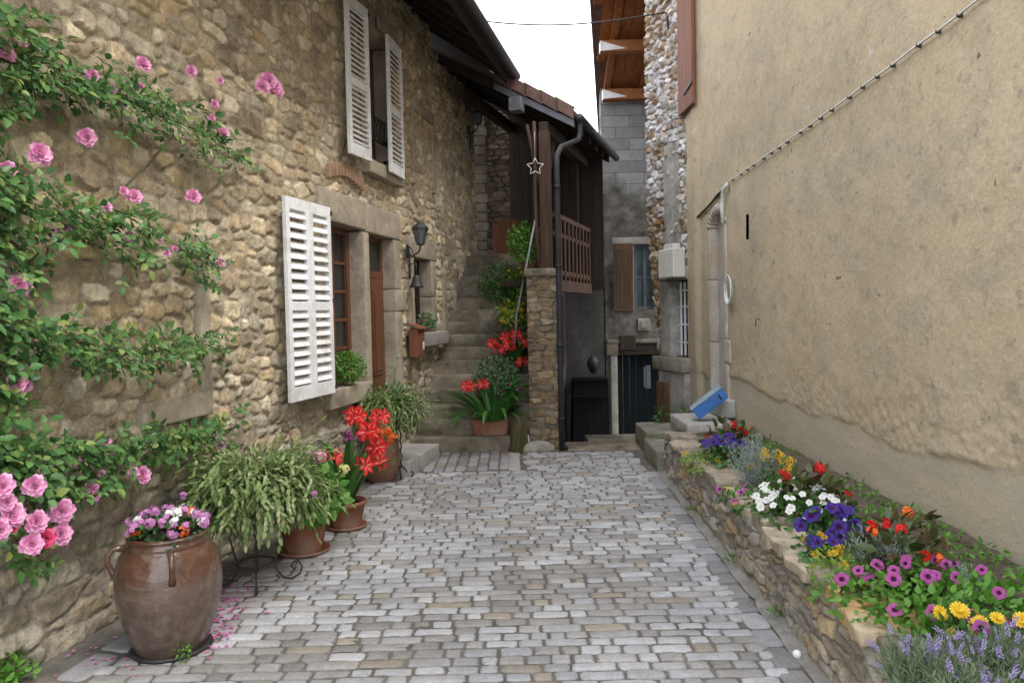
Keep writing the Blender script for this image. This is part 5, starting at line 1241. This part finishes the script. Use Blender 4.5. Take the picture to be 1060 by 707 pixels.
# ---- second jar with geraniums
g = ground(396, 501); J2 = (g[0]-.03, g[1]+.16, 0)
j2 = thing('stoneware_jar', 'medium brown stoneware jar of geraniums behind the tall amaryllis', 'jar', J2)
m = MB(); m.lathe([(0, 0), (.12, 0), (.135, .02), (.17, .15), (.175, .28), (.165, .38), (.14, .43), (.135, .45), (.15, .465), (.13, .47), (.12, .44), (0, .44)], 48); m.build('body', M['glaze2'], j2)
ge = root_plant('geranium', 'orange red and magenta geraniums growing from the far jar', (J2[0], J2[1], .44))
m = MB(); clump(m, (0, 0, .1), (.18, .17, .12), 200, .05, .045, .3, .3, 0); m.build('foliage', M['mid_leaf'], ge)
G = lambda px, py, Y=6.95: at(px, py, Y)-np.array([J2[0], J2[1], .44])
put_blooms(ge, 'ger_orange', [G(404, 455), G(396, 448), G(401, 446), G(407, 452)], 1.1); put_blooms(ge, 'ger_pink', [G(361, 448), G(366, 454), G(360, 455)], 1.1); put_blooms(ge, 'ger_red', [G(385, 450), G(377, 452)], 1.1)
# ---- black stand with trough
g = ground(414, 497); S2 = (g[0]-.02, g[1]+.1, 0)
t = thing('plant_stand', 'black twisted iron stand behind the second jar near the door step', 'plant stand', S2)
for sx_ in (-.0, -.34):
    m = MB()
    for j in (-1, 1): m.tube([(sx_+.022*j+.006*math.cos(z*60), .006*math.sin(z*60), z) for z in np.linspace(.1, .50, 26)], .007, 6)
    for a in (0.3, 1.9, 3.5, 5.0):
        c, s_ = math.cos(a), math.sin(a); m.tube([(sx_+q*c, q*s_, z) for q, z in ((.01, .12), (.05, .10), (.08, .05), (.10, .01), (.13, .012), (.14, .04), (.12, .06), (.10, .045))], .007, 6)
    m.build('leg', M['iron'], t)
m = MB(); m.tube([(-.40, -.08, .505), (.08, -.08, .505), (.08, .08, .505), (-.40, .08, .505), (-.40, -.08, .505)], .008, 6); m.build('frame', M['iron'], t)
m = MB(); m.box(-.38, .06, -.07, .07, .515, .54); m.box(-.36, .04, -.085, .085, .54, .66); o = m.build('window_box', M['terracotta'], None, S2, smooth=False, bevel=.008); setp(o, 'long terracotta trough carried by the black twisted iron stand', 'trough')
t2 = root_plant('trailing_cactus', 'dark green trailing cactus cascading from the trough near the door', (S2[0]-.13, S2[1], .66))
trailing(t2, (0, 0, .05), .56, 1.0, 760, .027, 'cactus_leaf', (9, 18), -.2); m = MB(); clump(m, (0, 0, .08), (.42, .3, .19), 620, .05, .018, .3, .2, -.15); m.build('inner_foliage', M['mid_leaf'], t2)
m = MB(); m.lathe([(.05, 0), (.055, .015), (.04, .02), (.04, .12), (.055, .13), (.03, .16), (.01, .18)], 8); m.tube([(0, 0, .17), (0, 0, .28)], .004, 5); p = ground(430, 466); setp(m.build('ground_lantern', M['iron'], None, (p[0]-.06, p[1], .0), smooth=False), 'small black candle lantern by the foot of the steps', 'lantern')
# ---- ball plant on window sill, little sill pot
u, z = FL.hit(362, 383, .03); bp = FL.world(u, -.0, .95)
pot_thing('flower_pot', 'small pot half hidden on the sill below the brown window', 'pot', bp, .075, .11, 'old_terracotta', False)
bs_ = root_plant('basil_plant', 'round bright green basil ball on the brown window sill', (bp[0], bp[1], 1.05))
m = MB(); clump(m, (.0, -.0, .06), (.16, .16, .155), 1100, .028, .02, .35, .45); m.build('foliage', M['bright_leaf'], bs_)
bp = FL.world(9.62, -.05, 1.366); pot_thing('flower_pot', 'small dark pot on the sill of the small window', 'pot', bp, .06, .08, 'terracotta', False)
sp = root_plant('potted_plant', 'little dark leaved plant with red buds on the small window sill', (bp[0], bp[1], 1.44))
m = MB(); clump(m, (0, 0, .05), (.11, .11, .09), 160, .045, .03, .4, .2); m.build('foliage', M['greyg_leaf'], sp); put_blooms(sp, 'beg_red', [(.02, -.06, .1), (-.05, -.05, .06)], .6)
# ---- plants on the steps
GS = 'potted plants up the right side of the steps'
def stepz(y): return max(0, min(NS, int((y-8.95)/RUN)+1))*RH
def step_pot(px, Y, lab, r=.10, h=.15, dy=0):
    x = float(at(px, 300, Y)[0]); z = stepz(Y); pot_thing('flower_pot', lab, 'pot', (x, Y, z), r, h, 'old_terracotta', False, GS); return np.array([x, Y, z+h-.03])
p = at(507, 442, 8.98); m = MB(); m.add([(-.17, -.07, 0), (.19, -.07, 0), (.19, .07, 0), (-.17, .07, 0), (-.21, -.09, .16), (.23, -.09, .16), (.23, .09, .16), (-.21, .09, .16)], [(0, 3, 2, 1), (4, 5, 6, 7), (0, 1, 5, 4), (1, 2, 6, 5), (2, 3, 7, 6), (3, 0, 4, 7)]); m.box(-.225, .245, -.105, .105, .16, .185)
o = m.build('window_box', M['terracotta'], None, (p[0]+.0, 9.07, .166), smooth=False, bevel=.008); setp(o, 'terracotta trough on the lowest step beside the log', 'trough')
pa_ = root_plant('amaryllis', 'broad strap leaved amaryllis clump in the trough on the lowest step', (p[0]+.03, 9.06, .33), cat='amaryllis')
rel = lambda px, py, Y: at(px, py, Y)-np.array([p[0]+.03, 9.06, .33])
amaryllis(pa_, 54, .68, .048, [(rel(484, 400, 9.0), 3), (rel(500, 398, 9.0), 3)], (.6, 1.5), bs=.9, base_r=.12, rise0=(.45, 1.4))
q = step_pot(514, 9.5, 'clay pot of the round grey green bush, third step'); pb_ = root_plant('bushy_plant', 'round grey green bush between the leafy trough and red lilies', q)
m = MB(); clump(m, (-.03, -.03, .20), (.29, .24, .27), 1000, .042, .032, .3, .4); m.build('foliage', M['greyg_leaf'], pb_)
q2 = at(531, 400, 9.25); pk = root_plant('pink_geranium', 'small light leaved plant with pink flowers beside the lowest trough', (q2[0], 9.2, stepz(9.2)), cat='geranium')
zz = stepz(9.2); m = MB(); clump(m, (0, 0, q2[2]-zz+.02), (.13, .11, .14), 200, .04, .03, .3, .3); stems(m, [(0, 0, 0)]*5, [(random.uniform(-.06, .06), random.uniform(-.05, .05), q2[2]-zz) for _ in range(5)], .005); m.build('foliage', M['mid_leaf'], pk); put_blooms(pk, 'ger_pink', [(-.03, -.12, q2[2]-zz+.04), (.07, -.12, q2[2]-zz+.01), (.05, -.1, q2[2]-zz-.03)], .55)
q = step_pot(532, 9.9, 'clay pot of the red lilies, middle steps'); rl = root_plant('amaryllis', 'red amaryllis crowd in the middle of the steps under yellow flowers', q)
rel = lambda px, py, Y: at(px, py, Y)-q
amaryllis(rl, 34, .52, .038, [(rel(510, 356, 9.75), 3), (rel(523, 350, 9.75), 4), (rel(535, 348, 9.75), 4), (rel(545, 356, 9.75), 3), (rel(528, 358, 9.7), 3), (rel(541, 375, 9.6), 2), (rel(516, 362, 9.7), 2)], bs=.95)
q = step_pot(532, 10.35, 'clay pot of the yellow flowers by the handrail foot'); ye = root_plant('yellow_daisies', 'yellow flowers with lime leaves just above the red lilies', q, cat='flowers')
m = MB(); clump(m, (.0, -.02, .14), (.29, .22, .21), 520, .05, .035, .3, .3); m.build('foliage', M['lime_leaf'], ye); put_blooms(ye, 'five_yellow', [(random.uniform(-.17, .14), random.uniform(-.17, -.08), random.uniform(.02, .24)) for _ in range(22)], (.9, 1.3))
q = step_pot(524, 10.85, 'clay pot of the wide grey green bush, upper steps'); b3 = root_plant('bushy_plant', 'wide grey green bush crossed by the handrail on the upper steps', q)
m = MB(); clump(m, (-.04, -.03, .24), (.36, .26, .29), 1100, .045, .032, .2, .4); m.build('foliage', M['mid_leaf'], b3); put_blooms(b3, 'five_yellow', [(.18, -.15, .28), (.24, -.12, .25), (.2, -.18, .2)], .8)
q = step_pot(541, 10.6, 'tall clay pot of the yellow flowered bush behind the pillar top', .11, .32); b4 = root_plant('yellow_daisies', 'yellow flowered bush spilling over the pillar coping', q, cat='flowers')
m = MB(); clump(m, (.02, -.05, .22), (.24, .2, .19), 620, .045, .032, .2, .35); m.build('foliage', M['bright_leaf'], b4); put_blooms(b4, 'five_yellow', [(random.uniform(-.2, .24), random.uniform(-.24, -.1), random.uniform(.28, .42)) for _ in range(18)], (.8, 1.1))
q = np.array([.235, 10.2, 2.085]); pot_thing('flower_pot', 'small pot of the topmost bush standing on the pillar coping', 'pot', tuple(q), .095, .17, 'old_terracotta', False, GS); b5 = root_plant('bushy_plant', 'topmost fresh green bush beside the timber post', q+np.array([0, 0, .14]))
m = MB(); clump(m, (-.04, -.02, .25), (.24, .22, .25), 950, .046, .034, .25, .35); stems(m, [(0, 0, 0)]*6, [(random.uniform(-.1, .1), random.uniform(-.1, .1), .25) for _ in range(6)], .006); m.build('foliage', M['bright_leaf'], b5)

# ================================================================== BED PLANTS
def bed(px, py, z=.5):
    g = ground(px, py, z); return np.array([g[0], g[1], .37])
def bedplant(name, label, px, py, zc, R, leafmat, n, L, W_, blooms=(), up=.4, cat='flowers', shell=.25, aim=(-.25, -.7, .7)):
    p = bed(px, py, zc); t = root_plant(name, label, p, cat=cat); m = MB(); c = (0, 0, zc-.37)
    clump(m, (0, 0, max(.04, (zc-.37)*.65)), (R[0], R[1], R[2]), n, L, W_, up, shell, -.02); m.build('foliage', M[leafmat], t)
    for kind, k, s_ in blooms:
        pts = []
        for _ in range(k):
            a = random.uniform(0, 6.28); r = math.sqrt(random.random()); pts.append((R[0]*r*math.cos(a), R[1]*r*math.sin(a), max(.04, (zc-.37)*.65)+R[2]*math.sqrt(max(.05, 1-r*r))*random.uniform(.9, 1.15)))
        put_blooms(t, kind, pts, s_, .35, aim)
    return t
bedplant('sedum', 'lime green sedum tumbling over the far end of the bed wall', 735, 478, .42, (.24, .35, .08), 'lime_leaf', 500, .03, .016, [('flat_yellow', 6, (.5, .7))], cat='plant')
bedplant('petunia', 'dark purple petunias at the far end of the bed', 752, 465, .52, (.20, .26, .13), 'mid_leaf', 260, .05, .034, [('pet_purple', 15, (1.1, 1.5))])
bedplant('begonia', 'bronze leaved begonia with red flowers just below the blue box', 757, 448, .60, (.20, .18, .16), 'bronze_leaf', 140, .085, .055, [('beg_red', 6, (.9, 1.2))])
def silver(px, py, lab, R=.17, H=.26, n=110):
    p = bed(px, py, .5); t = root_plant('silver_curry_plant', lab, p, cat='plant'); m = MB()
    for _ in range(n):
        az = random.uniform(0, 6.28); el = random.uniform(.75, 1.5); q = np.array([0, 0, 0.])+rdir(0)*.02; q[2] = abs(q[2]); L = H*random.uniform(.7, 1.2)/6
        for i in range(9):
            d = np.array([math.cos(az)*math.cos(el), math.sin(az)*math.cos(el), math.sin(el)]); q = q+d*L*.75; el = min(1.5, el+.03)
            for _k in range(3): m.leaf(q, d*.9+rdir(0)*.6, rdir(0), .030, .0042, .1, 0)
    m.build('foliage', M['silver_leaf'], t); return t
silver(778, 488, 'silvery narrow leaved curry plant near the yellow yarrow'); silver(906, 578, 'silvery narrow leaved curry plant before the near red begonia', .15, .20)
bedplant('yarrow', 'yellow flat headed yarrow behind the far silver plant', 795, 478, .55, (.17, .20, .12), 'mid_leaf', 200, .05, .016, [('flat_yellow', 16, (.9, 1.4))])
bedplant('begonia', 'dark bronze begonia with red flowers above the white petunias', 838, 500, .60, (.20, .22, .16), 'bronze_leaf', 190, .085, .055, [('beg_red', 7, (.8, 1.1))])
bedplant('petunia', 'a few magenta petunias in front of the far silver plant', 768, 512, .44, (.14, .26, .07), 'mid_leaf', 160, .04, .028, [('pet_magenta', 6, (.7, .9)), ('flat_yellow', 2, (.5, .6))])
bedplant('petunia', 'broad mass of white petunias in the middle of the bed', 828, 520, .50, (.26, .38, .13), 'mid_leaf', 800, .045, .03, [('pet_white', 70, (.62, .9))])
bedplant('petunia', 'deep violet petunias next to the white petunias', 860, 548, .50, (.16, .13, .15), 'dark_leaf', 190, .045, .03, [('pet_purple', 12, (1.0, 1.35))])
bedplant('petunia', 'velvety violet petunias low beside the coping stones', 855, 570, .44, (.12, .13, .10), 'mid_leaf', 150, .04, .028, [('pet_purple', 5, (.8, 1.1)), ('flat_yellow', 3, (.5, .7))])
bedplant('sedum', 'yellow green sedum leaning over the middle coping stones', 872, 590, .44, (.13, .22, .09), 'lime_leaf', 420, .03, .015, [('flat_yellow', 7, (.6, .8))], cat='plant')
bedplant('begonia', 'tall green and bronze begonia with red flowers against the tan wall', 932, 560, .60, (.16, .15, .18), 'bronze_leaf', 150, .09, .05, [('beg_red', 4, (.7, 1.0)), ('beg_salmon', 3, (.8, 1.0))])
bedplant('petunia', 'large patch of magenta petunias with dark throats nearest the camera', 965, 615, .47, (.38, .36, .12), 'bright_leaf', 1900, .036, .026, [('pet_magenta', 24, (.75, 1.1))])
bedplant('petunia', 'small magenta petunias trailing over the orange coping stone', 905, 612, .43, (.11, .14, .07), 'mid_leaf', 150, .034, .025, [('pet_magenta', 8, (.7, .9)), ('flat_yellow', 3, (.5, .6))])
bedplant('marigold', 'orange and yellow marigolds among the near magenta petunias', 993, 640, .50, (.10, .08, .08), 'mid_leaf', 90, .045, .02, [('marigold', 4, (1.1, 1.4)), ('flat_yellow', 3, (.5, .7))])
bedplant('marigold', 'yellow marigolds beside the lavender at the right edge of the picture', 1040, 650, .50, (.10, .08, .08), 'mid_leaf', 90, .045, .02, [('marigold', 4, (1.0, 1.2)), ('pet_magenta', 2, (.9, 1.0))])
def lavender(px, py, lab, R=.24, H=.145, n=130, nb=32):
    p = bed(px, py, .45); t = root_plant('lavender', lab, p, cat='lavender'); m = MB(); tips = []
    for k in range(n):
        az = random.uniform(0, 6.28); el = random.uniform(.55, 1.45); q = np.array([random.uniform(-.08, .08), random.uniform(-.08, .08), 0]); L = H*random.uniform(.6, 1.25)/8; pts = [q.copy()]
        for i in range(9):
            d = np.array([math.cos(az)*math.cos(el), math.sin(az)*math.cos(el), math.sin(el)]); q = q+d*L; pts.append(q.copy())
            if i < 7:
                for _k in range(3): m.leaf(q, d+rdir(0)*.7, rdir(0), .034, .0046, .1, 0)
        m.tube(pts, .0013, 3, False)
        if k < nb: tips.append((pts[-1], d))
    m.build('foliage', M['lav_leaf'], t)
    for q, d in tips: link('flower_spike', random.choice(BL['spike']), t, q, Vector(d).to_track_quat('Z', 'Y').to_euler(), random.uniform(.55, 1.0))
lavender(955, 690, 'lavender leaning over the near end of the bed wall, left of the marigolds', n=150, nb=26)
lavender(1030, 685, 'thick lavender bush in the bottom right corner', n=170, nb=34)
lavender(1010, 720, 'lavender in the immediate foreground at the bottom edge of the picture', n=120, nb=18)
silver(1000, 600, 'pale silver sprigs between the near petunias and the tan wall', .1, .12, 26)
gc = MB()
for _ in range(3200):
    y = random.uniform(2.4, 7.9); a = bedx(y)+.22; x = a+(2.25-a)*random.random()
    if float(vnoise(np.array([[x, y, 0.]]), 2.6, 12)[0]) < -.35: continue
    d = rdir(.5); gc.leaf((x, y, .37+.05*(x-a)+random.uniform(0, .05)), d, rdir(.8), random.uniform(.02, .045), random.uniform(.012, .024), .3, .1)
gc.build('ground_cover', M['bright_leaf'], kind='stuff')
# weeds beside the pale slab
m = MB(); clump(m, (0, 0, .12), (.22, .14, .2), 260, .05, .02, .6, .2, 0); p = at(705, 430, 8.62); setp(m.build('weeds', M['mid_leaf'], None, (1.98, 8.62, .20)), 'tuft of green weeds between the mossy slab and the pale slab', 'weeds')
m = MB(); clump(m, (0, 0, .1), (.12, .10, .15), 120, .05, .02, .6, .2, 0); setp(m.build('weeds', M['mid_leaf'], None, (1.80, 9.3, .2)), 'thin green weeds under the barred window', 'weeds')
for px, py, lab in ((832, 640, 'small weed at the foot of the bed wall, nearest the white ball'), (790, 580, 'small weed at the foot of the bed wall, halfway along'), (745, 528, 'small weed at the foot of the bed wall, farthest along')):
    g = ground(px, py); m = MB(); clump(m, (0, 0, .02), (.035, .05, .03), 34, .022, .012, .5, .2, 0); setp(m.build('weed', M['bright_leaf'], None, (bedx(g[1])-.05, g[1], 0)), lab, 'weed')
# fallen petals
m = MB()
def pt_(px, py, sx_, sy_, n, s=.012):
    for _ in range(n):
        g = ground(px+random.gauss(0, sx_), py+random.gauss(0, sy_)); 
        if g[0] < wallx(g[1])+.05 or g[1] > 8.8: continue
        a = random.uniform(0, 6.28); m.leaf((g[0], g[1], .006+random.uniform(0, .004)), (math.cos(a), math.sin(a), random.uniform(-.05, .15)), (0, 0, 1), s*random.uniform(.6, 1.6), s*random.uniform(.6, 1.1), .4, .1)
pt_(235, 625, 12, 14, 70, .026); pt_(222, 648, 8, 14, 50, .026); pt_(110, 680, 28, 14, 26, .02); pt_(250, 590, 25, 25, 26, .018); pt_(420, 500, 20, 12, 26); pt_(400, 530, 60, 20, 14); pt_(520, 476, 8, 6, 60, .016); pt_(600, 466, 45, 1.2, 170); pt_(450, 470, 40, 5, 26); pt_(560, 500, 70, 20, 20); pt_(740, 560, 25, 30, 10)
M['fallen'] = mat_leaf('fallen_pink_petal', (.46, .08, .28), (.70, .22, .48), .7, .1)
m.build('fallen_petals', M['fallen'], kind='stuff')
